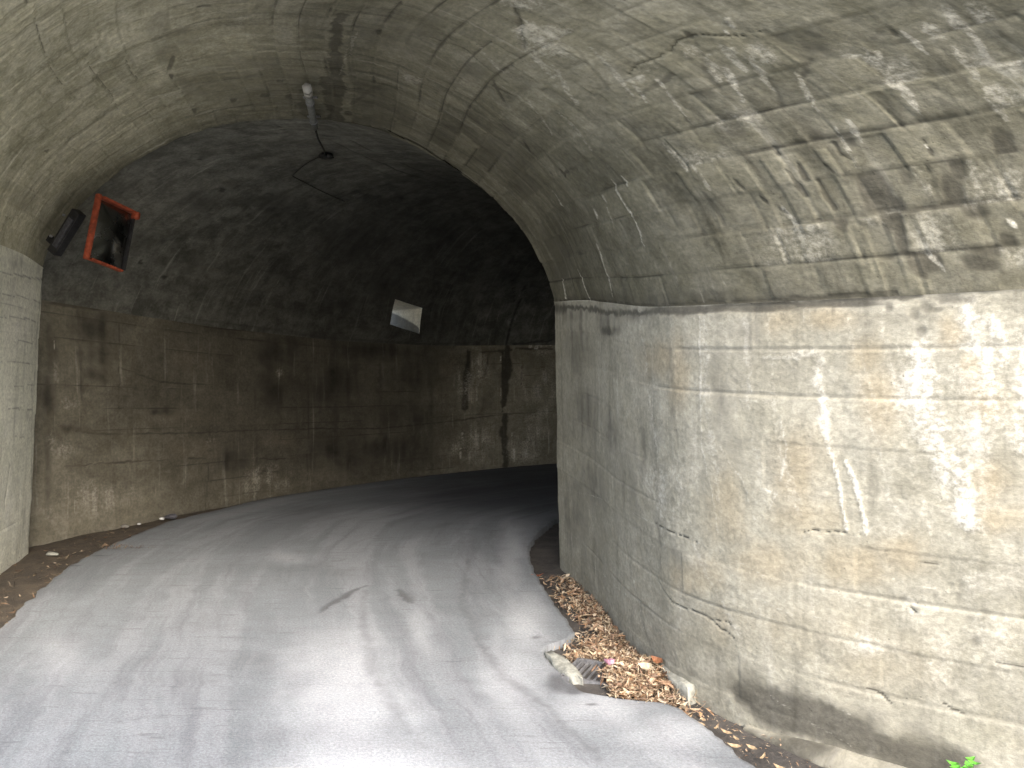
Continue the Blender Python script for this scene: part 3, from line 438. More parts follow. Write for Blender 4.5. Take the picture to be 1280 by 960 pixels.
  ('B','P',0.35,1.263,0.3534,0.2266,0.02882,0.2185,-0.02506),('B','P',0.35,1.036,0.2857,0.1214,0.01128,0.1619,-0.0213),('L','P',0.3,0.0086,1.457,0.1729,2.185,0.1504),
  ('L','P',0.3,0.0084,1.522,0.2632,2.331,0.2456),('L','P',0.3,0.0088,2.477,0.3358,3.739,0.3208),('L','P',0.3,0.0091,1.975,0.1053,3.189,0.0902),
  ('L','D',0.5,0.0085,1.408,0.2306,2.315,0.208),('L','D',0.5,0.0083,1.101,0.1855,1.684,0.1654),('L','D',0.5,0.0088,2.056,0.3033,3.432,0.2782),
  ('L','D',0.5,0.009,3.351,0.3935,4.274,0.381),('L','D',0.5,0.0095,2.687,0.1328,4.177,0.1178),('B','D',0.9,1.943,0.0752,0.0324,0.00167,0.0121,-0.00439),
  ('B','D',0.9,0.971,0.3208,0.0162,0.00188,0.0405,-0.00501),('B','D',0.9,1.635,0.2757,0.0324,0.00167,0.0364,-0.00501),
  ('B','D',0.9,2.234,0.2431,0.0378,0.00167,0.0283,-0.00501),('B','D',0.9,1.603,0.0927,0.0243,0.00063,0.0162,-0.00439),
  ('B','D',0.9,3.788,0.406,0.0378,0.00334,0.0648,-0.00815),('B','P',0.3,7.722,0.0702,0.2914,0.00125,0.089,-0.04135),
  ('B','P',0.3,6.896,0.1128,0.2833,0.00125,0.089,-0.03258),('B','P',0.3,7.252,0.1404,0.2347,0.00125,0.089,-0.03008),('L','D',0.8,0.023,6.945,0.1905,7.236,0.1153),
  ('L','D',0.8,0.0244,8.11,0.0125,7.398,0.0025),
 ],
}
ROAD_STAINS_LIGHT = [
  ('L','D',0.95,0.0293,-1.223,5.031,-1.191,5.178,-1.147,5.333,-1.1,5.498,-1.025,5.634),('L','D',0.9,0.0403,-0.792,5.536,-0.733,5.387,-0.662,5.212),
  ('L','D',0.55,0.0499,-0.352,6.4,-0.339,5.839,-0.328,5.212,-0.24,4.805,-0.173,4.444,-0.048,4.0,0.17,3.62,0.272,3.361,0.362,3.15),
  ('L','D',0.5,0.0541,-1.021,5.517,-0.898,4.805,-0.73,4.103,-0.605,3.783,-0.49,3.501,-0.369,3.265),
  ('L','D',0.3,0.0162,-1.233,4.706,-1.099,4.211,-0.983,3.783,-0.875,3.501),('L','D',0.3,0.0198,-1.443,4.893,-1.329,4.923,-1.233,5.031),
  ('L','D',0.3,0.019,-1.554,4.571,-1.365,4.706,-1.225,5.0),('L','D',0.3,0.0986,-0.64,6.4,-0.674,8.421,-0.4,10.0,0.11,11.034),
  ('L','D',0.3,0.085,-1.6,6.667,-1.219,7.619,-0.711,8.889),('L','D',0.3,0.0823,0.084,8.421,-0.305,7.619,-0.448,6.4),
  ('L','D',0.4,0.0272,-1.843,6.4,-1.763,6.038,-1.691,5.714),('L','D',0.4,0.0278,-1.787,6.667,-1.744,6.275,-1.594,5.614),
  ('L','D',0.4,0.0313,-1.4,6.667,-1.391,6.957,-1.236,7.273),('L','D',0.4,0.0283,-0.733,6.667,-0.711,5.926),('L','D',0.65,0.0136,-0.983,6.78,-0.855,6.838),
  ('L','D',0.65,0.0138,-0.724,6.897,-0.658,6.926),('L','D',0.65,0.0137,-0.547,6.838,-0.481,6.867),('L','D',0.65,0.0128,-1.772,6.375,-1.677,6.4),
  ('L','D',0.65,0.0127,-1.423,6.324,-1.346,6.349),('L','D',0.65,0.0122,-0.977,6.107,-0.92,6.13),('L','D',0.65,0.0104,-0.338,5.195,-0.302,5.212),
  ('L','D',0.65,0.01,-2.11,5.0,-2.076,5.016),('L','D',0.65,0.0095,-1.819,4.762,-1.805,4.762),('L','D',0.65,0.0124,-3.447,6.178,-3.324,6.202),
  ('L','D',0.65,0.013,-3.447,6.504,-3.187,6.478),('L','D',0.65,0.0136,-3.356,6.78,-3.119,6.78),('L','D',0.65,0.007,-1.763,3.478,-1.712,3.493),
  ('L','D',0.65,0.0067,-1.858,3.347,-1.782,3.361),('L','D',0.65,0.0064,-1.856,3.2,-1.799,3.213),('L','D',0.65,0.0067,-1.567,3.333,-1.473,3.347),
  ('L','D',0.65,0.0079,-2.0,3.922,-1.892,3.941),('L','D',0.65,0.0082,-0.571,4.082,-0.533,4.103),('L','D',0.65,0.0075,-0.298,3.721,-0.261,3.73),
  ('L','P',1.0,0.3718,-0.571,2.857,-0.702,3.265,-0.917,3.902,-1.212,4.848),('L','P',1.0,0.1805,-0.4,2.857,-0.588,3.265,-0.781,3.721),  # broad pale bands paint the daylight pool on the foreground
  ('L','P',0.45,0.6145,-0.114,2.857,-0.4,3.333,-0.64,4.0,-0.941,4.706),('L','P',0.5,0.1425,0.148,2.462,-0.125,3.137,-0.39,3.902),
  ('L','P',0.5,0.1174,0.756,2.909,0.487,3.478,0.205,4.103,-0.052,5.161),('B','P',0.4,0.094,4.857,0.188,0,-0.017,-0.857),('B','P',0.4,0.0,6.791,0.128,0,0.0,-1.63),
  ('B','P',0.4,0.364,3.667,0.327,0,-0.033,-0.333),('B','P',0.4,0.0,4.02,0.234,0,0.0,-0.686),('B','P',0.4,0.707,3.382,0.303,0,-0.045,-0.214),
  ('B','D',0.28,-2.08,4.213,0.64,0,0.493,-0.948),('B','D',0.28,-2.013,5.299,0.619,0,0.333,-0.855),('B','P',0.3,-0.086,4.405,0.069,0,0.012,-0.595),
  ('B','P',0.3,-0.549,4.71,0.091,0,0.097,-0.807),('B','P',0.3,-2.442,4.285,0.211,0,0.327,-0.564),('B','P',0.3,-1.792,6.41,0.192,0,0.072,-0.256),
  ('B','D',0.45,-1.432,4.222,0.253,0,0.076,-0.222),('B','D',0.45,-1.64,4.01,0.24,0,0.082,-0.201),('B','D',0.45,-1.304,5.947,0.356,0,0.078,-0.352),
  ('B','D',0.45,-2.189,8.481,0.505,0,0.186,-0.714),('B','D',0.45,-0.753,9.544,0.753,0,0.09,-1.123),('B','D',0.45,0.1,10.364,0.5,0,-0.019,-1.943),
  ('B','D',0.45,-1.891,4.857,0.291,0,0.08,-0.206),('B','D',0.8,0.211,3.907,0.062,0,-0.007,-0.133),('B','D',0.8,0.367,3.67,0.037,0,-0.003,-0.025),
  ('B','D',0.8,0.288,3.848,0.054,0,-0.006,-0.074),('B','D',0.8,0.137,4.572,0.037,0,-0.001,-0.039),
  ('L','P',0.8,0.2463,-0.542,2.462,-0.694,3.019,-0.853,3.556,-1.017,4.103),('L','P',0.8,0.2259,-0.345,2.462,-0.483,3.019,-0.676,3.556),  # more of the painted foreground daylight
  ('B','P',0.5,-0.818,3.879,0.391,0,0.258,-1.121),
]
# ------------------------------------------------------------------ painting the marks of a surface (own coordinates; some broad pale ones stand in for light)
def paint(st, S, V, VL, wood=None, soft=None):
    """S, V: coordinate grids; VL: metres per unit of V. returns dict of masks D P W K"""
    M = {c: np.zeros_like(S) for c in 'DPWK'}
    wx = (fbm(S * 5, V * VL * 5, 1) - .5); wy = (fbm(S * 5, V * VL * 5, 4) - .5)
    S0, V0 = S, V
    if wood:      # marks break at the board edges
        rw_ = np.floor(V * VL / wood); S = S + (hash2(rw_.astype(int), rw_.astype(int) * 0 + 7, 3) - .5) * .09
        V = V * .55 + (rw_ + .5) * wood / VL * .45
    fx = (fbm(S0 * 22, V * VL * 22, 2, 3) - .5); fy = (fbm(S * 22, V * VL * 22, 5, 3) - .5)
    for f in st:
        if f[0] == 'B':
            _, ch, a, s0, v0, s1, v1, s2, v2 = f
            det = s1 * v2 - s2 * v1
            if abs(det) < 1e-9: continue
            es, ev = 2.2 * (abs(s1) + abs(s2)), 2.2 * (abs(v1) + abs(v2))
            i = (np.abs(S - s0) < es) & (np.abs(V - v0) < ev)
            if not i.any(): continue
            size = min(math.hypot(s1, v1 * VL), math.hypot(s2, v2 * VL)); k = min(1.0, size / .12)
            ds = S[i] - s0 + (.34 * wx[i] * k * min(size * 3, .5) + fx[i] * .05 * k); dv = V[i] - v0 + (.34 * wy[i] * k * min(size * 3, .5) + fy[i] * .05 * k) / VL
            sb = soft and (soft > 1.12 or size > .035)
            if sb: ds = S[i] - s0 + .7 * wx[i] * size + .03 * fx[i]; dv = V[i] - v0 + (.7 * wy[i] * size + .03 * fy[i]) / VL
            p = (ds * v2 - dv * s2) / det; q = (dv * s1 - ds * v1) / det
            ex = 3.5 if wood else 2.0
            m = a * sstep(1.45, .45, (np.abs(p) ** ex + np.abs(q) ** ex) ** (1 / ex))
            if sb: m = a * np.exp(-(p * p + q * q) * 1.0) * (1.0 if soft > 1.12 else .72 + .56 * vnoise(S[i] * 16, V[i] * VL * 3, 4))
            M[ch][i] = np.maximum(M[ch][i], m)
        else:
            _, ch, a, w = f[:4]; S_, V_ = S0, V0
            pts = np.array(f[4:]).reshape(-1, 2)
            mg = w * 5 + .05
            i = ((S0 > pts[:, 0].min() - mg) & (S0 < pts[:, 0].max() + mg)
                 & (V0 > pts[:, 1].min() - mg / VL) & (V0 < pts[:, 1].max() + mg / VL))
            if not i.any(): continue
            jit = .012 if ch == 'K' else min(.03, .005 + w * .5)
            s = S0[i] + fx[i] * jit * 2; v = V0[i] * VL + fy[i] * jit * 2
            best = np.full(s.shape, 9.0); T = np.zeros(s.shape); n = len(pts) - 1
            for k in range(n):
                ax, ay = pts[k][0], pts[k][1] * VL; bx, by = pts[k + 1][0], pts[k + 1][1] * VL
                dx, dy = bx - ax, by - ay; L2 = dx * dx + dy * dy + 1e-12
                t = np.clip(((s - ax) * dx + (v - ay) * dy) / L2, 0, 1)
                d = np.hypot(s - ax - t * dx, v - ay - t * dy)
                u = d < best; best[u] = d[u]; T[u] = (k + t[u]) / n
            ww = w * (.55 + .9 * vnoise(s * 9, v * 9, 3)) * (1 - .35 * np.abs(2 * T - 1))
            if soft and soft > 1.12 and ch == 'P': ww = w * (.8 + .4 * vnoise(s * 3, v * 3, 3)) * (1.15 - .8 * T); T = .5 + .5 * T ** .5
            m = a * (sstep(1.3, .6, best / ww) if soft is None or (w < .012 and soft < 1.12) else np.exp(-(best / ww / soft) ** 2) * (1 if not (soft > 1.12 and ch == 'P') else (2 - 2 * T)))
            M[ch][i] = np.maximum(M[ch][i], m)
    return M
def boards(S, Vm, width, length, seed, j=.25):
    """board marks left by the formwork: id tone (-1..1), groove mask, joint mask"""
    r = Vm / width
    row = np.floor(r + j * (vnoise(S * .15, S * 0 + seed, seed) - .5)); fr = r + j * (vnoise(S * .15, S * 0 + seed, seed) - .5) - row
    off = hash2(row.astype(int), row.astype(int) * 0 + 3, seed) * length
    col = (S + off) / length; ci = np.floor(col); fc = col - ci
    tone = hash2(row.astype(int), ci.astype(int), seed + 1) * 2 - 1
    g = np.minimum(fr, 1 - fr) * width; c = np.minimum(fc, 1 - fc) * length
    return tone, g, c

def mesh_grid(name, P, attrs=None, keep=None):
    n, m = P.shape[:2]
    idx = np.arange(n * m).reshape(n, m)
    q = np.stack([idx[:-1, :-1], idx[1:, :-1], idx[1:, 1:], idx[:-1, 1:]], -1).reshape(-1, 4)
    if keep is not None: q = q[keep.reshape(-1)]
    me = bpy.data.meshes.new(name)
    me.vertices.add(n * m); me.vertices.foreach_set('co', P.reshape(-1).astype(np.float32))
    me.loops.add(len(q) * 4); me.loops.foreach_set('vertex_index', q.reshape(-1).astype(np.int32))
    me.polygons.add(len(q)); me.polygons.foreach_set('loop_start', (np.arange(len(q)) * 4).astype(np.int32))
    me.polygons.foreach_set('use_smooth', np.ones(len(q), bool))
    me.update(calc_edges=True)
    for k, (typ, arr) in (attrs or {}).items():
        a = me.attributes.new(k, typ, 'POINT')
        if typ == 'FLOAT_COLOR': a.data.foreach_set('color', arr.reshape(-1).astype(np.float32))
        elif typ == 'FLOAT_VECTOR': a.data.foreach_set('vector', arr.reshape(-1).astype(np.float32))
    return me
def normals(P, ref):
    du = np.gradient(P, axis=0); dv = np.gradient(P, axis=1)
    n = np.cross(du, dv); n /= np.linalg.norm(n, axis=2, keepdims=True) + 1e-12
    sgn = np.sign((n * (ref - P)).sum(2)); sgn[sgn == 0] = 1
    return n * np.sign(np.median(sgn))
def link(name, me, mat, parent=None):
    o = bpy.data.objects.new(name, me); C.objects.link(o)
    if mat: me.materials.append(mat)
    if parent: o.parent = parent
    return o
def thing(name, label, cat, loc=(0, 0, 0), group=None):
    o = bpy.data.objects.new(name, None); C.objects.link(o); o.empty_display_size = .2
    o.location = loc; o['label'] = label; o['category'] = cat
    if group: o['group'] = group
    return o
def tag(o, label, cat, group=None):
    o['label'] = label; o['category'] = cat
    if group: o['group'] = group
    return o
def place(o, parent_loc):      # geometry was written in world coordinates: bring it under its parent
    o.location = (-parent_loc[0], -parent_loc[1], -parent_loc[2])
    return o

# ------------------------------------------------------------------ materials
def newmat(name):
    m = bpy.data.materials.new(name); m.use_nodes = True
    nt = m.node_tree
    return m, nt, nt.nodes['Principled BSDF']
class G:
    def __init__(s, nt): s.nt = nt
    def n(s, t, **k):
        x = s.nt.nodes.new(t)
        for a, b in k.items(): setattr(x, a, b)
        return x
    def put(s, sock, v):
        if isinstance(v, bpy.types.NodeSocket): s.nt.links.new(v, sock)
        else:
            if sock.type == 'RGBA' and len(v) == 3: v = (*v, 1)
            sock.default_value = v
    def math(s, op, a, b=0.0, clamp=False):
        x = s.n('ShaderNodeMath', operation=op); x.use_clamp = clamp
        s.put(x.inputs[0], a); s.put(x.inputs[1], b); return x.outputs[0]
    def mix(s, f, a, b, mode='MIX'):
        x = s.n('ShaderNodeMix', data_type='RGBA', blend_type=mode)
        s.put(x.inputs[0], f); s.put(x.inputs[6], a); s.put(x.inputs[7], b); return x.outputs[2]
    def ramp(s, v, lo, hi, a=0.0, b=1.0):
        x = s.n('ShaderNodeMapRange'); x.interpolation_type = 'SMOOTHSTEP'
        s.put(x.inputs[0], v)
        for i, q in zip((1, 2, 3, 4), (lo, hi, a, b)): x.inputs[i].default_value = q
        return x.outputs[0]
    def noise(s, vec, scale, detail=4, rough=.6, dist=0.0, sc=None):
        if sc:
            m = s.n('ShaderNodeMapping'); s.put(m.inputs['Vector'], vec); m.inputs['Scale'].default_value = sc; vec = m.outputs[0]
        x = s.n('ShaderNodeTexNoise'); s.put(x.inputs['Vector'], vec)
        x.inputs['Scale'].default_value = scale; x.inputs['Detail'].default_value = detail
        x.inputs['Roughness'].default_value = rough; x.inputs['Distortion'].default_value = dist
        return x.outputs['Fac']
    def voro(s, vec, scale):
        x = s.n('ShaderNodeTexVoronoi'); s.put(x.inputs['Vector'], vec); x.inputs['Scale'].default_value = scale
        return x.outputs['Distance']
    def attr(s, name):
        return s.n('ShaderNodeAttribute', attribute_name=name)

def concrete(name, ca, cb, drip=.5, warm=(.42, .35, .25), pale=(.66, .65, .60), dark=.30, blotch=.5, grain=1.0, hor=.35):
    m, nt, bs = newmat(name); g = G(nt)
    uv = g.attr('suv').outputs['Vector']
    st = g.attr('stain_light')
    sep = g.n('ShaderNodeSeparateColor'); nt.links.new(st.outputs['Color'], sep.inputs[0])
    D, Pm, W = sep.outputs[0], sep.outputs[1], sep.outputs[2]; tone = st.outputs['Alpha']
    n1 = g.noise(uv, .9, 5, .6, .6)
    n2 = g.noise(uv, 5.5, 6, .68, .3)
    n3 = g.noise(uv, 42, 5, .7)
    nd = g.noise(uv, 1.0, 6, .62, .25, sc=(9, 1.1, 1))      # runs: narrow along, long down
    nh = g.noise(uv, 1.0, 5, .6, .15, sc=(1.4, 30, 1))       # wood grain along the boards
    col = g.mix(g.ramp(n1, .3, .72), ca, cb)
    col = g.mix(g.ramp(n2, .35, .7, 0, blotch), col, g.mix(.5, cb, pale))
    col = g.mix(g.ramp(nd, .50, .72, 0, drip), col, tuple(c * .45 for c in ca))
    nd2 = g.noise(uv, 1.0, 5, .6, .2, sc=(13, .9, 2))
    col = g.mix(g.ramp(nd2, .58, .75, 0, drip * .7), col, pale)
    # board tone, with the light painted on vault and bend
    t = g.math('MULTIPLY_ADD', tone, 1.0)
    tm = g.n('ShaderNodeMapRange'); nt.links.new(tone, tm.inputs[0]); tm.clamp = False; tm.inputs[3].default_value = .72; tm.inputs[4].default_value = 1.28
    tc = g.n('ShaderNodeCombineColor')
    for i in range(3): nt.links.new(tm.outputs[0], tc.inputs[i])
    col = g.mix(1.0, col, tc.outputs[0], 'MULTIPLY')
    # warm, dark, pale marks with ragged edges
    rag = g.math('ADD', g.math('MULTIPLY', g.math('SUBTRACT', n2, .5), 1.3), g.math('MULTIPLY', g.math('SUBTRACT', n3, .5), .8))
    def edge(mask, lo, hi):
        s_ = g.math('ADD', mask, g.math('MULTIPLY', rag, g.ramp(mask, .02, .3)))
        return g.math('MULTIPLY', g.ramp(s_, lo, hi), g.ramp(mask, .02, .75))
    col = g.mix(g.math('MULTIPLY', g.ramp(W, .05, .9), .58), col, warm)
    col = g.mix(edge(D, .05, .85), col, g.mix(1.0, col, (dark, dark * .99, dark * 1.0), 'MULTIPLY'))
    pf = g.math('MULTIPLY', edge(Pm, .15, 1.0), g.ramp(g.math('ADD', nd2, g.math('MULTIPLY', g.math('SUBTRACT', n3, .5), .6)), .36, .60, .25, 1.0))
    col = g.mix(pf, col, pale)
    # fine pitting and grain
    pit = g.ramp(g.voro(uv, 34), .05, .16, .62, 1.0)
    pitm = g.ramp(g.noise(uv, 3.1, 3), .5, .66)
    pc = g.math('ADD', g.math('MULTIPLY', pit, pitm), g.math('SUBTRACT', 1.0, pitm))
    gr = g.math('MULTIPLY', pc, g.ramp(n3, .2, .8, 1 - .26 * grain, 1 + .22 * grain))
    gr = g.math('MULTIPLY', gr, g.ramp(nh, .25, .75, 1 - .1 * hor, 1 + .09 * hor))
    n5 = g.noise(uv, 14, 6, .72, .5)
    gr = g.math('MULTIPLY', gr, g.ramp(n5, .3, .7, .86, 1.13))
    sp_ = g.math('MULTIPLY', g.ramp(g.voro(uv, 17), .03, .07, 1, 0), g.ramp(g.noise(uv, 6.7, 2), .56, .62))
    gr = g.math('MULTIPLY', gr, g.math('SUBTRACT', 1.0, g.math('MULTIPLY', sp_, .55)))
    gc = g.n('ShaderNodeCombineColor')
    for i in range(3): nt.links.new(gr, gc.inputs[i])
    col = g.mix(1.0, col, gc.outputs[0], 'MULTIPLY')
    nt.links.new(col, bs.inputs['Base Color'])
    bs.inputs['Roughness'].default_value = .88
    bs.inputs['Specular IOR Level'].default_value = .25
    h = g.math('ADD', g.math('MULTIPLY', n3, .5), g.math('ADD', g.math('MULTIPLY', n2, .7), g.math('ADD', g.math('MULTIPLY', pc, .35), g.math('MULTIPLY', nh, .25 * hor))))
    b = g.n('ShaderNodeBump'); b.inputs['Strength'].default_value = .55; b.inputs['Distance'].default_value = .012
    nt.links.new(h, b.inputs['Height']); nt.links.new(b.outputs[0], bs.inputs['Normal'])
    return m

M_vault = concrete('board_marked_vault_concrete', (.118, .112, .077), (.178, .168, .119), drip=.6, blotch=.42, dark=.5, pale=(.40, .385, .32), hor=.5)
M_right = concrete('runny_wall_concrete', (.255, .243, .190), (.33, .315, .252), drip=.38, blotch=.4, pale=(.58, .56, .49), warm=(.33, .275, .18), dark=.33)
M_left = concrete('left_wall_concrete', (.68, .68, .56), (.77, .76, .64), drip=.4, blotch=.4, dark=.35)
M_fari = concrete('inner_bend_wall_concrete', (.2, .18, .14), (.3, .27, .21))
M_far = concrete('damp_shaded_bend_wall_concrete', (.046, .042, .031), (.068, .062, .046), drip=.22, blotch=.10, pale=(.5, .47, .40), dark=.3)  # base colour lowered to carry the shade inside the bend
M_farv = concrete('shaded_bend_vault_concrete', (.030, .030, .025), (.050, .049, .041), drip=.3, blotch=.25, pale=(.33, .33, .29), dark=.4)  # shade of the bend roof put into the base colour
M_out = concrete('outer_concrete', (.60, .58, .49), (.70, .68, .58), drip=.3)

def simple(name, col, rough=.6, metal=0.0, var=.25, scale=30, bump=.2, spec=.4):
    m, nt, bs = newmat(name); g = G(nt)
    tc = g.n('ShaderNodeTexCoord').outputs['Object']
    n = g.noise(tc, scale, 5, .65)
    c = g.mix(g.ramp(n, .3, .7), tuple(x * (1 - var) for x in col), tuple(min(1, x * (1 + var)) for x in col))
    nt.links.new(c, bs.inputs['Base Color'])
    bs.inputs['Roughness'].default_value = rough; bs.inputs['Metallic'].default_value = metal
    bs.inputs['Specular IOR Level'].default_value = spec
    if bump:
        b = g.n('ShaderNodeBump'); b.inputs['Strength'].default_value = bump; b.inputs['Distance'].default_value = .01
        nt.links.new(n, b.inputs['Height']); nt.links.new(b.outputs[0], bs.inputs['Normal'])
    return m
M_orange = simple('weathered_orange_paint', (.26, .052, .022), .65, var=.45, scale=22)
M_black = simple('black_metal', (.022, .022, .024), .45, var=.4)
M_greybox = simple('grey_painted_metal', (.07, .07, .08), .45, var=.3)
M_pvc = simple('grey_plastic_pipe', (.20, .205, .19), .5, var=.25, scale=18)
M_white = simple('white_plastic', (.42, .41, .37), .4, var=.06)
M_cable = simple('black_cable', (.02, .02, .018), .5)
M_iron = simple('galvanised_iron', (.30, .30, .31), .5, .6, var=.3)
M_slab = simple('pale_mortar', (.27, .27, .235), .9, var=.35, scale=22, bump=.6)
M_chip = simple('white_scrap', (.6, .6, .6), .5, var=.1)
M_pink = simple('pink_wrapper', (.40, .20, .26), .4, var=.5, scale=60)
M_weed = simple('fresh_green_leaf', (.10, .34, .035), .5, var=.3)
M_pebble = simple('grey_pebble', (.20, .19, .17), .8, var=.35)

m, nt, bs = newmat('mirror_glass'); g = G(nt)
tcO = g.n('ShaderNodeTexCoord').outputs['Object']
bs.inputs['Metallic'].default_value = 1.0
nn = g.noise(tcO, 6, 5, .7)
nt.links.new(g.mix(g.ramp(nn, .35, .7), (.30, .31, .30), (.17, .175, .17)), bs.inputs['Base Color'])
nt.links.new(g.ramp(nn, .3, .7, .12, .35), bs.inputs['Roughness'])
M_mirror = m

# road: worn pale concrete with a broomed finish
m, nt, bs = newmat('worn_road_concrete'); g = G(nt)
uv = g.attr('suv').outputs['Vector']; st = g.attr('stain_light')
sep = g.n('ShaderNodeSeparateColor'); nt.links.new(st.outputs['Color'], sep.inputs[0])
n1 = g.noise(uv, .8, 5, .6, .4); n2 = g.noise(uv, 6, 6, .7, .2); n3 = g.noise(uv, 70, 5, .75)
nb = g.noise(uv, 1.0, 5, .65, .3, sc=(3.2, 26, 1))
nb2 = g.noise(uv, 1.0, 4, .6, .3, sc=(1.6, 9, 1))
nl = g.noise(uv, 1.0, 6, .68, .25, sc=(7.5, .42, 1)); nl2 = g.noise(uv, 1.0, 5, .65, .2, sc=(2.6, .25, 1))
col = g.mix(g.ramp(n1, .3, .7), (.152, .167, .176), (.20, .217, .228))
col = g.mix(g.ramp(n2, .35, .72, 0, .5), col, (.15, .153, .165))
col = g.mix(g.ramp(nl2, .46, .6, 0, .35), col, (.30, .31, .325))
col = g.mix(g.ramp(nl, .47, .70, 0, .6), col, (.13, .134, .147))
col = g.mix(g.ramp(nb, .56, .70, 0, .55), col, (.105, .106, .114))
col = g.mix(g.ramp(nb2, .6, .78, 0, .4), col, (.12, .121, .13))
rag = g.math('ADD', g.math('MULTIPLY', g.math('SUBTRACT', n2, .5), .9), g.math('MULTIPLY', g.math('SUBTRACT', n3, .5), 1.0))
def edge(mask, lo, hi):
    s_ = g.math('ADD', mask, g.math('MULTIPLY', rag, g.ramp(mask, .02, .3)))
    return g.math('MULTIPLY', g.ramp(s_, lo, hi), g.ramp(mask, .02, .8))
col = g.mix(g.math('MULTIPLY', g.ramp(sep.outputs[1], .0, 1.0), .9), col, (.62, .635, .655))
col = g.mix(g.math('MULTIPLY', edge(sep.outputs[0], -.05, 1.05), .85), col, (.085, .085, .09))
far_shade = sep.outputs[2]  # painted shade on the road inside the bend
col = g.mix(far_shade, col, g.mix(1.0, col, (.42, .42, .44), 'MULTIPLY'))
sp = g.ramp(g.voro(uv, 55), .06, .15, 1, 0); spm = g.ramp(g.noise(uv, 40, 2), .62, .7)
col = g.mix(g.math('MULTIPLY', sp, spm), col, (.60, .60, .60))
n6 = g.noise(uv, 150, 3, .7)
gr = g.math('MULTIPLY', g.ramp(n3, .25, .75, .74, 1.24), g.ramp(n6, .3, .7, .86, 1.14))
gc = g.n('ShaderNodeCombineColor')
for i in range(3): nt.links.new(gr, gc.inputs[i])
col = g.mix(1.0, col, gc.outputs[0], 'MULTIPLY')
nt.links.new(col, bs.inputs['Base Color'])
bs.inputs['Roughness'].default_value = .8; bs.inputs['Specular IOR Level'].default_value = .3
h = g.math('ADD', g.math('MULTIPLY', n3, .8), g.math('MULTIPLY', nb, .5))
b = g.n('ShaderNodeBump'); b.inputs['Strength'].default_value = .6; b.inputs['Distance'].default_value = .008
nt.links.new(h, b.inputs['Height']); nt.links.new(b.outputs[0], bs.inputs['Normal'])
M_road = m

# dark dirt of the gutters
def dirt(name, a, b_, c):
    m, nt, bs = newmat(name); g = G(nt)
    tc = g.n('ShaderNodeTexCoord').outputs['Object']
    n1 = g.noise(tc, 6, 6, .7); n2 = g.noise(tc, 60, 5, .75)
    col = g.mix(g.ramp(n1, .35, .65), a, b_)
    col = g.mix(g.ramp(n2, .55, .72, 0, .6), col, c)
    nt.links.new(col, bs.inputs['Base Color']); bs.inputs['Roughness'].default_value = .85
    bb = g.n('ShaderNodeBump'); bb.inputs['Strength'].default_value = .8; bb.inputs['Distance'].default_value = .02
    nt.links.new(n2, bb.inputs['Height']); nt.links.new(bb.outputs[0], bs.inputs['Normal'])
    return m
M_dirt = dirt('dark_gutter_silt', (.05, .046, .042), (.095, .085, .075), (.16, .14, .12))
M_soil = dirt('brown_litter_soil', (.055, .045, .034), (.10, .078, .055), (.17, .13, .09))
M_ground = dirt('outside_ground', (.30, .30, .29), (.38, .38, .37), (.42, .41, .40))

m, nt, bs = newmat('dry_bamboo_leaf'); g = G(nt)
lc = g.attr('leafcol').outputs['Color']
tc = g.n('ShaderNodeTexCoord').outputs['Object']
nt.links.new(g.mix(g.ramp(g.noise(tc, 90, 3), .3, .7, 0, .45), lc, (.16, .09, .045)), bs.inputs['Base Color'])
bs.inputs['Roughness'].default_value = .65
M_leaf = m

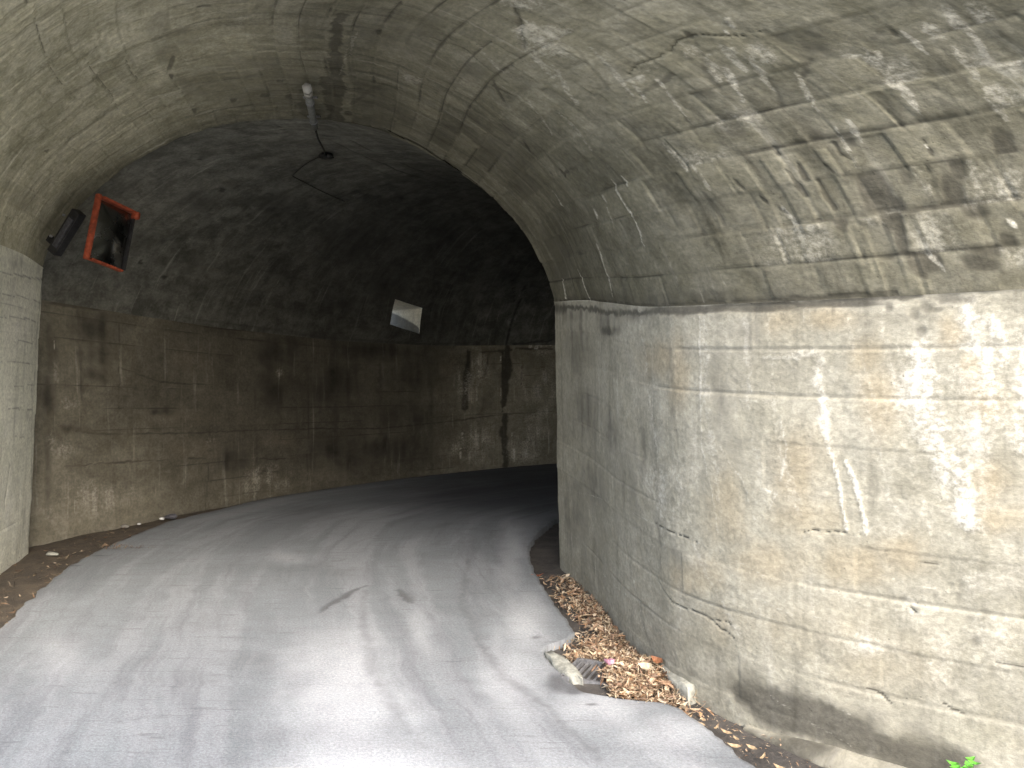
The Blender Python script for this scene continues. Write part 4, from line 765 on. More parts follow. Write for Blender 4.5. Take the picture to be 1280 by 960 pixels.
# ------------------------------------------------------------------ surfaces of the tunnel
def shell(name, fn, s, v, VL, mat, parent, stains_light, rel, tonefn=None, ref=(0, 4, 1.3), keepf=None, vm=None):
    P = fn(s, v) if vm is None else fn(s, vm)
    S = np.repeat(s[:, None], len(v), 1); V = (np.repeat(v[None, :], len(s), 0) if vm is None else vm)
    Vm = V * VL
    M = paint(stains_light, S, V, VL, .165 if mat is M_vault else None, None if mat is M_vault else 1.1)
    tone, disp, gd = tonefn(S, Vm)
    N = normals(P, np.array(ref)[None, None, :] if not callable(ref) else ref(S))
    d = disp + rel * (fbm(S * 1.7, Vm * 1.7, 3) - .5) + rel * .35 * (fbm(S * 9, Vm * 9, 6) - .5)
    d = d - .010 * M['K'] - .004 * sstep(.3, .8, M['D']) + .003 * sstep(.4, .9, M['P'])
    e = np.ones(len(v)); e[0] = e[-1] = 0
    if S.max() < 6:      # worn, rounded and chipped arris at the joint
        e_ = np.clip(1 - S / .07, 0, 1); d = d - e_ ** 2 * (.018 + .05 * sstep(.45, .75, fbm(S * 6, Vm * 6, 2)))
        e[0] = e[-1] = .3
    P = P + N * (d * e[None, :])[:, :, None]
    if mat is M_vault:
        M['P'] = np.maximum(M['P'], .2 * sstep(3.3, 1.0, Vm + .5 * (fbm(S * 1.1, Vm * 1.1, 7) - .5)) * sstep(-.1, 1.2, S) * (1 - M['D']))  # left side of the near vault paled in place of light
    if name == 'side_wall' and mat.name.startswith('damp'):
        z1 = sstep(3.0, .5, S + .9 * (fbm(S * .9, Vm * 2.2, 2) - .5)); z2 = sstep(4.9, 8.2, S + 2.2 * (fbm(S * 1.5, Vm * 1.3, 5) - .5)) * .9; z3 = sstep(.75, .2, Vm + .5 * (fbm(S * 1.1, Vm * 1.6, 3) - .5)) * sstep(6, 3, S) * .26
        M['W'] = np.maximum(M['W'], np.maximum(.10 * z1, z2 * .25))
        tone = tone + 6.0 * z1 + 9.0 * z2 + 9.0 * z3 + .9 * (fbm(S * 4, Vm * 4, 6) - .5) * (1 + 4 * z1)  # light near the joint and far mouth painted into the wall tone
    dark = np.clip(np.maximum(M['D'], np.maximum(gd, M['K'] * .8)), 0, 1)
    stc = np.stack([dark, M['P'], M['W'], np.clip(tone * .5 + .5, 0, 6)], -1)
    suv = np.stack([S, Vm, S * 0 + len(name)], -1)
    keep = keepf(S, V) if keepf else None
    me = mesh_grid(name, P, {'stain_light': ('FLOAT_COLOR', stc), 'suv': ('FLOAT_VECTOR', suv)}, keep)
    return link(name, me, mat, parent), P

def tone_vault(S, Vm):
    t, gv, gc = boards(S, Vm, .165, 1.15, 1)
    on = sstep(.36, .6, fbm(S * .9, Vm * 2.6, 2)); on2 = sstep(.40, .58, fbm(S * 2.3, Vm * 6, 5))
    left = sstep(3.2, 1.8, Vm)
    grv = sstep(.011, .003, gv + .008 * (fbm(S * 20, Vm * 20, 3) - .5)) * (.30 + .7 * on * on2) * (1 - .6 * left)
    grc = sstep(.010, .003, gc) * (.2 + .8 * on) * .6
    # short pieces, tacked side by side across the boards
    t2, gv2, gc2 = boards(S + 3.3, Vm, .165, .21, 4)
    t3, gv3, gc3 = boards(S + 1.7, Vm, .33, .07, 6)
    pt = sstep(.44, .56, fbm(S * 1.5 + 9, Vm * 1.5, 6)); p3 = sstep(.47, .6, fbm(S * 2.1 + 5, Vm * 2.4, 3))
    g2 = sstep(.008, .002, gc2) * pt * on2
    disp = t * .004 + t2 * .004 * pt + t3 * .003 * p3 - grv * .008 - grc * .006 - g2 * .004
    tone = .45 * t + .75 * t2 * pt + .55 * t3 * p3
    if S.max() < 6: tone = tone * (1 - .3 * left) + 7.0 * sstep(3.3, 1.5, Vm + .8 * (fbm(S * 1.1, Vm * 1.1, 7) - .5)) * sstep(-.4, 1.0, S) - 1.1 * sstep(4.2, 5.2, Vm)  # left side brightened, right side dimmed: lighting put into the tone
    else: tone = tone * .5 + 7.0 * sstep(4.4, .2, S + .8 * (fbm(S * .8, Vm * .9, 7) - .5)) + 3.2 * sstep(6.0, 8.0, S + 1.5 * (fbm(S * .9, Vm * 1.2, 4) - .5)) * sstep(1.6, .4, Vm + .6 * (fbm(S * 2, Vm * 2, 2) - .5))  # light fading in from the joint and far mouth, painted as tone
    return tone, disp, np.clip(grv * .85 + grc * .55 + g2 * .4, 0, 1)
def tone_wall(wd, ln, seed, k=1.0):
    def f(S, Vm):
        t, gv, gc = boards(S, Vm, wd, ln, seed, .12)
        on = sstep(.45, .62, fbm(S * 1.2, Vm * 5, 2 + seed))
        grv = sstep(.010, .003, gv) * on; grc = sstep(.009, .003, gc) * on * .5
        return t * .28 * k, t * .0025 - grv * .005, np.clip(grv * .5 + grc * .3, 0, 1) * k
    return f

ent = thing('tunnel_entrance', 'pale board-marked concrete entrance of the tunnel with runny stained walls and low arched roof', 'tunnel entrance', (0, 6.5, 0))
bend = thing('tunnel_bend', 'dark sooty curved stretch of tunnel behind the arch with one small square opening', 'tunnel', (0, 9, 0))
EL, BL = (0, 6.5, 0), (0, 9, 0)
def sgrid(a, b, st0, st1, n=None):      # steps grow from st0 to st1
    out = [a]
    while out[-1] < b:
        f = (out[-1] - a) / (b - a); out.append(out[-1] + st0 + (st1 - st0) * f)
    out[-1] = b
    return np.array(out)
sN = np.linspace(0, SLEN, 560)
nv, nvP = shell('vault', near_vault, sN, np.linspace(0, 1, 560), 5.6, M_vault, ent, STAINS_LIGHT['NV'], .032, tone_vault, ref=(-1.4, 4, 1.2)); place(nv, EL)
rw, rwP = shell('side_wall', near_wall_r, sN, np.linspace(0, 1, 270), 2.0, M_right, ent, STAINS_LIGHT['RW'], .020, tone_wall(.2, 1.7, 2, .8), ref=(-1.4, 3, 1.2)); place(rw, EL)
lw, lwP = shell('side_wall', near_wall_l, np.linspace(0, SLEN, 300), np.linspace(0, 1, 150), 2.5, M_left, ent, STAINS_LIGHT['LW'], .016, tone_wall(.21, 1.5, 5, 1.0), ref=(1, 3, 1.2)); place(lw, EL)

# the window in the bend's vault
WS0, WS1, WV0, WV1 = 5.15, 5.66, .045, .110
sF = np.unique(np.r_[sgrid(0, FAR_LEN, .024, .09), np.linspace(WS0, WS1, 22)])
vF = np.unique(np.r_[np.linspace(0, 1, 210), np.linspace(WV0, WV1, 14)])
SF, VF = np.meshgrid(sF, vF, indexing='ij')
def vwarp(S, V):
    return V - .018 * np.clip((S - WS0) / (WS1 - WS0), 0, 1) * sstep(.0, .03, V) * sstep(.3, .15, V) * sstep(8.5, 6.5, S)
VW = vwarp(SF, VF)
sm, vm_ = (sF[:-1] + sF[1:]) / 2, (vF[:-1] + vF[1:]) / 2
KEEP = ~(((sm > WS0) & (sm < WS1))[:, None] & ((vm_ > WV0) & (vm_ < WV1))[None, :])
def far_vault2(s, V):
    a, b = prof(V)
    S2 = np.repeat(s[:, None], V.shape[1], 1)
    S2 = S2 + .085 * np.clip((WV1 - VF) / (WV1 - WV0), 0, 1) * sstep(0, .03, VF) * sstep(4.4, 5.0, S2) * sstep(6.5, 5.8, S2)
    L = far_out(S2.ravel())[0].reshape(*S2.shape, 3); R = far_in(S2.ravel())[0].reshape(*S2.shape, 3)
    P = L * (1 - a)[:, :, None] + R * a[:, :, None]
    P[:, :, 2] += 4.75 * b
    return P
def farref(S):
    ph = PH0 + S / R_OUT; r = 9.0
    return np.stack([CX - r * np.cos(ph), CY + r * np.sin(ph), ph * 0 + 1.2], -1)
fv, fvP = shell('vault', far_vault2, sF, vF, 5.9, M_farv, bend, STAINS_LIGHT['FV'], .03, tone_vault, ref=farref, keepf=lambda S, V: KEEP, vm=VW); place(fv, BL)
fw, fwP = shell('side_wall', far_wall, sgrid(0, FAR_LEN, .012, .07), np.linspace(0, 1, 200), 2.0, M_far, bend, STAINS_LIGHT['FW'], .022, tone_wall(.19, 1.8, 3, 1.2), ref=farref); place(fw, BL)
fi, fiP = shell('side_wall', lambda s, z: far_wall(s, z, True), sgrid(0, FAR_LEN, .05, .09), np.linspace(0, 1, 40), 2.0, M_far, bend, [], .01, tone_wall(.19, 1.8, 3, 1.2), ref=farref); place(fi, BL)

# deep reveal of the little window: four concrete sides running out through the lining
def loft(name, A, B, mat, parent, ploc, n=8, closed=False):
    A = np.array(A, float); B = np.array(B, float)
    t = np.linspace(0, 1, n)[:, None, None]
    P = (A[None] * (1 - t) + B[None] * t)
    k = np.linalg.norm(np.diff(A, axis=0), axis=1); u = np.r_[0, np.cumsum(k)]
    S = np.repeat(u[None], n, 0); V = np.repeat((t[:, 0, 0] * np.linalg.norm(B[0] - A[0]))[:, None], len(A), 1)
    P = P + .006 * (fbm(S * 7, V * 7, 2) - .5)[:, :, None]
    Dm = S * 0
    if name == 'window_reveal':
        zf = (P[:, :, 2] - P[:, :, 2].min()) / (P[:, :, 2].max() - P[:, :, 2].min()); vo = V / V.max()
        Dm = sstep(.07, -.05, zf - .12 - .62 * vo ** .7) * .9  # curved shadow on the jamb, painted as a dark mask
    st = np.stack([Dm, S * 0, S * 0, S * 0 + .5], -1)
    me = mesh_grid(name, P, {'stain_light': ('FLOAT_COLOR', st), 'suv': ('FLOAT_VECTOR', np.stack([S, V, S * 0], -1))})
    return place(link(name, me, mat, parent), ploc)
i0, i1 = np.searchsorted(sF, WS0 - 1e-6), np.searchsorted(sF, WS1 - 1e-6)
j0, j1 = np.searchsorted(vF, WV0 - 1e-6), np.searchsorted(vF, WV1 - 1e-6)
rim = [fvP[i, j0] for i in range(i0, i1)] + [fvP[i1, j] for j in range(j0, j1)] + [fvP[i, j1] for i in range(i1, i0, -1)] + [fvP[i0, j] for j in range(j1, j0 - 1, -1)]
phw = PH0 + (WS0 + WS1) / 2 / R_OUT
outn = np.array([-math.cos(phw), math.sin(phw), 0.0])
rim = np.array(rim); cen = rim.mean(0)
outer = cen + (rim - cen) * 1.0 + outn * .75
wr = loft('window_reveal', rim, outer, M_out, bend, BL, 60)

# joint between the two linings: the step from the near ring out to the larger bend
ringN = np.concatenate([lwP[0], nvP[0, 2:-2], rwP[0, ::-1]])
def resample(P, n):
    d = np.r_[0, np.cumsum(np.linalg.norm(np.diff(P, axis=0), axis=1))]; t = np.linspace(0, d[-1], n)
    return np.stack([np.interp(t, d, P[:, k]) for k in range(3)], 1)
ringF = np.concatenate([fwP[0], fvP[0, 2:-2], fiP[0, ::-1]])
loft('joint_face', resample(ringN, 300), resample(ringF, 300), M_farv, bend, BL, 6)
# portal: the cut end of the lining, 0.6 m thick, seen only from outside
pe = resample(np.concatenate([lwP[-1], nvP[-1, 2:-2], rwP[-1, ::-1]]), 200)
pc = pe.mean(0); po = pe + (pe - pc) * .22; po[:, 2] = np.maximum(po[:, 2], pe[:, 2] - .0)
loft('portal_face', pe, po, M_out, ent, EL, 6)
# end of the bend: open to the sky as well
# ------------------------------------------------------------------ road, gutters, ground
reR, reL = np.array(RE, float), np.array(LE, float)
dr = dist_rows(RE)
rows = []
t = 0.0
while t < dr[-1]:
    y = np.interp(t, dr, reR[:, 1]); rows.append(t)
    t += .25 if y < 0 else (.022 if y < 5 else .03)
rows.append(dr[-1]); rows = np.array(rows)
Rn = np.stack([np.interp(rows, dr, reR[:, k]) for k in (0, 1)], 1)
Ln = np.stack([np.interp(rows, dr, reL[:, k]) for k in (0, 1)], 1)
# round the far part: follow the bend
phs = np.radians(np.linspace(0, 1, 160) ** 1.15 * (118 - 29.5) + 29.5)
k = np.clip((phs - phs[0]) / math.radians(18), 0, 1)
phR = phs + math.radians(43.6 - 29.5) * (1 - k * .0) * (1 - np.clip((phs - phs[0]) / math.radians(60), 0, 1) ** 1.3)
rR = 7.84 - .7 * np.clip((phs - phs[0]) / math.radians(40), 0, 1)
rL = 10.93 + .2 * sstep(0, .12, phs - phs[0])
FRp = np.stack([CX - rR * np.cos(phR), CY + rR * np.sin(phR)], 1)
FLp = np.stack([CX - rL * np.cos(phs), CY + rL * np.sin(phs)], 1)
Rn = np.concatenate([Rn, FRp[1:]]); Ln = np.concatenate([Ln, FLp[1:]])
wob = (fbm(Rn[:, 0] * 14, Rn[:, 1] * 14, 2) - .5) * .045
Rn[:, 0] += wob; Ln[:, 0] += (fbm(Ln[:, 0] * 9, Ln[:, 1] * 9, 5) - .5) * .07
af = np.r_[0, np.linspace(0, 1, 150), 1]
P2 = Ln[:, None, :] * (1 - af)[None, :, None] + Rn[:, None, :] * af[None, :, None]
X, Y = P2[:, :, 0], P2[:, :, 1]
Zr = .010 * (fbm(X * 1.2, Y * 1.2, 1) - .5) + .003 * (fbm(X * 14, Y * 14, 4) - .5)
Zr[:, 0] = -.11; Zr[:, -1] = -.11
M = paint(ROAD_STAINS_LIGHT, X, Y, 1.0, None, 1.15)
AC = af[None, :] * np.linalg.norm(Rn - Ln, axis=1)[:, None]; mid_ = (Rn + Ln) / 2
AL = np.repeat(np.r_[0, np.cumsum(np.linalg.norm(np.diff(mid_, axis=0), axis=1))][:, None], X.shape[1], 1)
rr = np.hypot(X - CX, Y - CY)
far_shade = sstep(7.6, 9.2, Y) * sstep(.25, .7, np.clip((X + 3.2) / 4, 0, 1) + .25 * (fbm(X * 2, Y * 2, 3) - .5)) * .9  # darkens the road colour where the bend falls into shade
edgeD = .5 * sstep(.10, .0, np.minimum(af[None, :], 1 - af[None, :]) * 3.6 - .02 - .05 * fbm(X * 8, Y * 8, 2)) 
trk = np.zeros_like(X)
for r0, w_, a_ in ((8.45, .13, .4), (9.0, .16, .25), (9.75, .2, .35), (10.2, .15, .3)):
    trk = np.maximum(trk, a_ * np.exp(-((rr - r0 + .15 * (fbm(Y * .8, X * .1, 3) - .5)) / w_) ** 2) * sstep(5.2, 7.0, Y))
stc = np.stack([np.clip(M['D'] + edgeD * .6 + trk * .6, 0, 1), M['P'], far_shade, X * 0 + .5], -1)
road = link('road', mesh_grid('road', np.stack([X, Y, Zr], -1), {'stain_light': ('FLOAT_COLOR', stc), 'suv': ('FLOAT_VECTOR', np.stack([AC, AL, X * 0], -1))}), M_road)
road['kind'] = 'structure'

gsheet = bpy.data.meshes.new('ground')
gsheet.from_pydata([(-400, -400, -.115), (400, -400, -.115), (400, 400, -.115), (-400, 400, -.115)], [], [(0, 1, 2, 3)])
gr_ = link('ground', gsheet, M_ground); gr_['kind'] = 'structure'

def bed(name, A, B, n, m, z0, amp, mat, lift=None):
    A = resample(np.array([(*p, 0) for p in A], float), n); B = resample(np.array([(*p, 0) for p in B], float), n)
    t = np.linspace(0, 1, m)[None, :, None]
    P = A[:, None, :] * (1 - t) + B[:, None, :] * t
    X, Y = P[:, :, 0], P[:, :, 1]
    P[:, :, 2] = z0 + amp * (fbm(X * 5, Y * 5, 2) - .5) * 2 + amp * .8 * (fbm(X * 22, Y * 22, 4) - .5)
    if lift is not None: P[:, :, 2] += lift(X, Y)
    o = link(name, mesh_grid(name, P), mat); o['kind'] = 'structure'
    return o
NR = near_LR(np.linspace(0, SLEN, 40))[1][::-1, :2]
inner = [(CX - 6.8 * math.cos(a), CY + 6.8 * math.sin(a)) for a in np.radians(np.linspace(36, 75, 12))]
wall_line = [tuple(p + np.array([.12, .05])) for p in NR] + [(x + .05, y) for x, y in inner]
def mound(X, Y):      # leaf litter heaps up round the drain
    h = .06 * np.exp(-((X - .52) / .26) ** 2 - ((Y - 3.98) / .30) ** 2) + .03 * np.exp(-((X - .50) / .16) ** 2 - ((Y - 4.9) / .45) ** 2)
    return h
road_line = [(p[0] - .12, p[1]) for p in RE[2:]] + [tuple(p) for p in FRp[5:90:8] - np.array([.1, 0])]
bed('gutter', road_line, wall_line, 420, 40, -.045, .012, M_dirt, mound)
lw_line = [tuple(p) for p in near_LR(np.linspace(0, SLEN, 20))[0][::-1, :2] - np.array([.1, 0])]
ow_line = [(CX - 11.3 * math.cos(a), CY + 11.3 * math.sin(a)) for a in np.radians(np.linspace(20.5, 60, 30))]
ll = [(p[0] + .15, p[1]) for p in LE[2:]] + [tuple(p) for p in FLp[3:80:6] + np.array([.08, -.08])]
bed('verge', lw_line + ow_line, ll, 400, 30, -.035, .014, M_soil)

# low concrete fillet at the foot of the right wall
fl = near_LR(np.linspace(2.75, SLEN, 60))[1][:, :2]
sec = [(-.03, -.09), (-.12, -.09), (-.10, -.03), (-.03, .0), (.03, .005)]
tg = np.gradient(fl, axis=0); tg /= np.linalg.norm(tg, axis=1, keepdims=True)
nrm = np.stack([-tg[:, 1], tg[:, 0]], 1); nrm *= np.sign((nrm * (np.array([-3, 5]) - fl)).sum(1))[:, None]
P = np.zeros((60, 5, 3)); gw = sstep(0, 14, np.arange(60))
for j_, (o_, z_) in enumerate(sec):
    P[:, j_, :2] = fl - nrm * (o_ * 1.0) * (.3 + .7 * gw)[:, None]; P[:, j_, 2] = z_ * (.4 + .6 * gw) - (1 - gw) * .03 + .012 * (fbm(fl[:, 0] * 9, fl[:, 1] * 9, j_ % 7) - .5)
S_, V_ = np.meshgrid(np.linspace(0, 2.7, 60), np.linspace(0, .3, 5), indexing='ij')
kb = link('kerb_fillet', mesh_grid('kerb_fillet', P, {'stain_light': ('FLOAT_COLOR', np.stack([S_ * 0 + .35 + .5 * sstep(.35, .65, fbm(S_ * 3, V_ * 9, 1)), S_ * 0, S_ * 0, S_ * 0 + .5], -1)), 'suv': ('FLOAT_VECTOR', np.stack([S_, V_, S_ * 0], -1))}), M_right)
tag(kb, 'low grey concrete fillet running along the foot of the bright right wall', 'kerb')

# outside the little window: a bank of pale concrete that closes the view
# ------------------------------------------------------------------ small shape helpers
def bm_obj(name, bm, mat, parent=None, smooth=False, bevel=0):
    if bevel: bmesh.ops.bevel(bm, geom=bm.edges[:], offset=bevel, segments=2, affect='EDGES', profile=.6)
    me = bpy.data.meshes.new(name); bm.to_mesh(me); bm.free()
    if smooth:
        for p in me.polygons: p.use_smooth = True
    return link(name, me, mat, parent)
def add_box(bm, size, loc=(0, 0, 0), rot=None):
    mt = Matrix.Translation(loc) @ (rot.to_4x4() if rot else Matrix()) @ Matrix.Diagonal((*size, 1))
    return bmesh.ops.create_cube(bm, size=1, matrix=mt)['verts']
def add_tube(bm, pts, r, seg=12, cap=True, radii=None):
    pts = [Vector(p) for p in pts]; rings = []
    up = None
    for i, p in enumerate(pts):
        d = (pts[min(i + 1, len(pts) - 1)] - pts[max(i - 1, 0)]).normalized()
        a = d.orthogonal().normalized() if up is None else (up - d * up.dot(d)).normalized()
        up = a; b_ = d.cross(a); rr_ = radii[i] if radii else r
        rings.append([bm.verts.new(p + (a * math.cos(q) + b_ * math.sin(q)) * rr_) for q in [2 * math.pi * k_ / seg for k_ in range(seg)]])
    for A, B in zip(rings[:-1], rings[1:]):
        for k_ in range(seg): bm.faces.new((A[k_], A[(k_ + 1) % seg], B[(k_ + 1) % seg], B[k_]))
    if cap: bm.faces.new(rings[0][::-1]); bm.faces.new(rings[-1])
def vpoint(fn, s, v, off=0.0, ref=(-1.4, 4, 1.2)):
    e = 1e-3
    p = fn(np.array([s, s + e]), np.array([v, v + e]))
    n = np.cross(p[1, 0] - p[0, 0], p[0, 1] - p[0, 0]); n /= np.linalg.norm(n)
    if (n * (np.array(ref) - p[0, 0])).sum() < 0: n = -n
    return Vector(p[0, 0] + n * off)

# ------------------------------------------------------------------ traffic mirror on the left edge of the arch
MC = Vector((-3.10, 6.22, 2.57))
mir = thing('traffic_mirror', 'dark rectangular traffic mirror in a weathered orange frame, left side of the arch', 'mirror', MC)
MW, MH = .34, .49
mrot = Matrix.Rotation(math.radians(9), 4, 'Y') @ Matrix.Rotation(math.radians(67), 4, 'Z') @ Matrix.Rotation(math.radians(-7), 4, 'X') @ Matrix.Rotation(math.radians(9), 4, 'Y')
hold = mrot.to_3x3()
def mpart(name, bm, mat, bevel=0.0, smooth=False, parent=None):
    o = bm_obj(name, bm, mat, parent or mir, smooth, bevel)
    o.data.transform(mrot)
    return o
# local frame: x across, z up, -y towards the viewer
bm = bmesh.new(); n = 15
vs = []
for i in range(n):
    row = []
    for j in range(n):
        x = (i / (n - 1) - .5) * (MW - .03); z = (j / (n - 1) - .5) * (MH - .03)
        row.append(bm.verts.new((x, -.012 - .045 * (1 - (2 * x / MW) ** 2) * (1 - (2 * z / MH) ** 2) + .03, z)))
    vs.append(row)
for i in range(n - 1):
    for j in range(n - 1): bm.faces.new((vs[i][j], vs[i + 1][j], vs[i + 1][j + 1], vs[i][j + 1]))
mpart('mirror_face', bm, M_mirror, smooth=True)
bm = bmesh.new(); add_box(bm, (.036, .042, MH + .03), (-MW / 2, 0, 0)); mpart('frame_side', bm, M_orange, .012)
bm = bmesh.new(); add_box(bm, (.014, .05, MH - .06), (MW / 2, .01, -.02)); o = mpart('frame_side', bm, M_black, .004); o['label'] = 'thin dark frame side'
bm = bmesh.new(); add_box(bm, (MW - .03, .06, .02), (.012, 0, MH / 2)); mpart('frame_top', bm, M_orange, .008)
bm = bmesh.new(); add_box(bm, (MW - .05, .05, .018), (.005, 0, -MH / 2)); mpart('frame_bottom', bm, M_orange, .006)
bm = bmesh.new(); add_box(bm, (.045, .07, .065), (MW / 2 + .01, -.005, MH / 2 - .02)); mpart('corner_cap', bm, M_orange, .02, True)
bm = bmesh.new(); add_box(bm, (MW - .02, .02, MH - .02), (0, .045, 0)); mpart('backing', bm, M_black, .01)
bm = bmesh.new()
add_tube(bm, [(0, .06, .05), (-.0, .16, .12), (-.02, .24, .22)], .018); o = bm_obj('bracket', bm, M_black, mir, True)

# second mirror housing seen edge-on beside it
BC = Vector((-3.50, 6.32, 2.60))
box = thing('mirror_housing', 'dark grey sheet metal housing bolted to the arch left of the orange mirror frame', 'bracket', BC)
brot = Matrix.Rotation(math.radians(-14), 4, 'Z') @ Matrix.Rotation(math.radians(38), 4, 'Y')
def bpart(name, bm, mat, bevel=0.0):
    o = bm_obj(name, bm, mat, box, False, bevel); o.data.transform(brot); return o
bm = bmesh.new(); add_box(bm, (.085, .08, .40)); bpart('housing', bm, M_black, .01)
bm = bmesh.new(); add_box(bm, (.045, .012, .27), (.008, -.047, 0)); bpart('cover_plate', bm, M_greybox, .004)
bm = bmesh.new(); add_box(bm, (.10, .05, .05), (-.06, .0, -.13)); bpart('wall_foot', bm, M_black, .006)
bm = bmesh.new(); add_tube(bm, [(-.05, -.055, .12), (-.05, -.07, .12)], .011, 8); bpart('bolt', bm, M_iron)
bm = bmesh.new(); add_tube(bm, [(-.05, -.055, -.08), (-.05, -.07, -.08)], .011, 8); bpart('bolt', bm, M_iron)

# ------------------------------------------------------------------ conduit on the crown
pA, pB = vpoint(near_vault, 1.17, .531, .075), vpoint(near_vault, .02, .533, .05)
pi = thing('conduit_pipe', 'grey plastic pipe with a white end fitting clamped under the crown of the arch', 'pipe', pA)
L_ = lambda p: Vector(p) - pA
bm = bmesh.new(); add_tube(bm, [L_(pA.lerp(pB, t_)) for t_ in (0.06, .35, .7, 1.0)], .027, 16); bm_obj('pipe', bm, M_pvc, pi, True)
dv = (pB - pA).normalized()
bm = bmesh.new(); add_tube(bm, [L_(pA - dv * .03), L_(pA + dv * .04)], .035, 6); bm_obj('end_cap', bm, M_white, pi, True)
bm = bmesh.new(); add_tube(bm, [L_(pA + dv * .04), L_(pA + dv * .14)], .030, 16); bm_obj('collar', bm, M_white, pi, True)
for t_ in (.3, .8):
    bm = bmesh.new(); q = pA.lerp(pB, t_); add_tube(bm, [L_(q), L_(q + dv * .03)], .031, 12); add_box(bm, (.10, .03, .008), tuple(L_(q) + Vector((0, .015, .036)))); bm_obj('clamp', bm, M_iron, pi)
def on_far(s, v, off=.03): return vpoint(far_vault, s, v, off, ref=(farref(np.array(s)).ravel()))
cE = on_far(1.6, .464, .04); cpts = [pB - dv * .03, pB.lerp(cE, .25) + Vector((0, 0, -.03)), pB.lerp(cE, .5) + Vector((.01, 0, -.035)), pB.lerp(cE, .75) + Vector((.01, 0, -.02)), cE]
cb = thing('cable', 'black cable running from the grey pipe to a dark lump on the bend roof', 'cable', cpts[0])
bm = bmesh.new(); add_tube(bm, [Vector(p) - cpts[0] for p in cpts], .009, 8); bm_obj('wire', bm, M_cable, cb, True)
bm = bmesh.new(); q = Vector(cpts[-1]) - cpts[0]
bmesh.ops.create_icosphere(bm, subdivisions=3, radius=.045, matrix=Matrix.Translation(q) @ Matrix.Diagonal((1.5, 1, .7, 1)))
for v_ in bm.verts: v_.co += Vector((random.uniform(-1, 1), random.uniform(-1, 1), random.uniform(-1, 1))) * .007
bm_obj('junction_lump', bm, M_cable, cb, True)
for seq in ([(1.6, .464), (1.75, .42), (1.975, .368)], [(1.975, .368), (2.4, .36), (3.1, .348)]):
    pts = []
    for (a0, b0), (a1, b1) in zip(seq[:-1], seq[1:]):
        for t_ in np.linspace(0, 1, 5)[:-1]: pts.append(on_far(a0 + (a1 - a0) * t_, b0 + (b1 - b0) * t_, .022) - cpts[0])
    pts.append(on_far(*seq[-1], .022) - cpts[0])
    bm = bmesh.new(); add_tube(bm, pts, .0045, 6); bm_obj('wire', bm, M_cable, cb, True)

# ------------------------------------------------------------------ drain, mortar slabs
GC = Vector((.425, 4.06, -.008))
dg = thing('drain_grate', 'grey metal drain grate half buried under dry leaves at the road edge', 'drain grate', GC)
gm = Matrix.Rotation(math.radians(-24), 4, 'Z')
def gpart(name, bm, mat):
    o = bm_obj(name, bm, mat, dg); o.data.transform(gm); return o
bm = bmesh.new()
for s_ in (-1, 1): add_box(bm, (.26, .018, .03), (0, s_ * .13, 0)); add_box(bm, (.018, .26, .03), (s_ * .13, 0, 0))
gpart('frame', bm, M_iron)
bm = bmesh.new(); add_box(bm, (.25, .25, .006), (0, 0, -.018)); gpart('sump', bm, M_black)
for k_ in range(7):
    bm = bmesh.new(); add_box(bm, (.010, .245, .026), (-.102 + k_ * .034, 0, .001)); gpart('bar', bm, M_iron)
def slab(name, label, poly, z0, h, mat, seed):
    rnd = random.Random(seed)
    c = Vector((sum(p[0] for p in poly) / len(poly), sum(p[1] for p in poly) / len(poly), 0))
    pts = []
    for (a, b_), (c_, d_) in zip(poly, poly[1:] + poly[:1]):
        for t_ in (0, .33, .66): pts.append((a + (c_ - a) * t_ + rnd.uniform(-.008, .008), b_ + (d_ - b_) * t_ + rnd.uniform(-.008, .008)))
    bm = bmesh.new(); lo = [bm.verts.new((x - c.x, y - c.y, z0)) for x, y in pts]
    hi = [bm.verts.new(((x - c.x) * .93, (y - c.y) * .93, z0 + h + rnd.uniform(-.006, .006))) for x, y in pts]
    n_ = len(pts)
    mid = bm.verts.new((0, 0, z0 + h + .006))
    for i in range(n_):
        bm.faces.new((lo[i], lo[(i + 1) % n_], hi[(i + 1) % n_], hi[i])); bm.faces.new((hi[i], hi[(i + 1) % n_], mid))
    bmesh.ops.subdivide_edges(bm, edges=bm.edges[:], cuts=2, use_grid_fill=True)
    for v_ in bm.verts:
        if v_.co.z > z0 + .001: v_.co.z += .008 * (float(vnoise(v_.co.x * 30, v_.co.y * 30, 2)) - .5)
    o = bm_obj(name, bm, mat, None, True); o.location = c; tag(o, label, 'concrete'); return o
slab('mortar_strip', 'pale ragged strip of broken mortar on the road side of the drain', [(.175, 4.32), (.215, 4.36), (.29, 4.20), (.345, 4.02), (.36, 3.92), (.30, 3.93), (.235, 4.06)], -.045, .058, M_slab, 3)
slab('mortar_slab', 'flat pale slab of mortar between the leaf heap and the foot of the right wall', [(.76, 4.10), (.81, 4.12), (.90, 3.80), (.84, 3.73), (.78, 3.85)], -.045, .085, M_slab, 5)

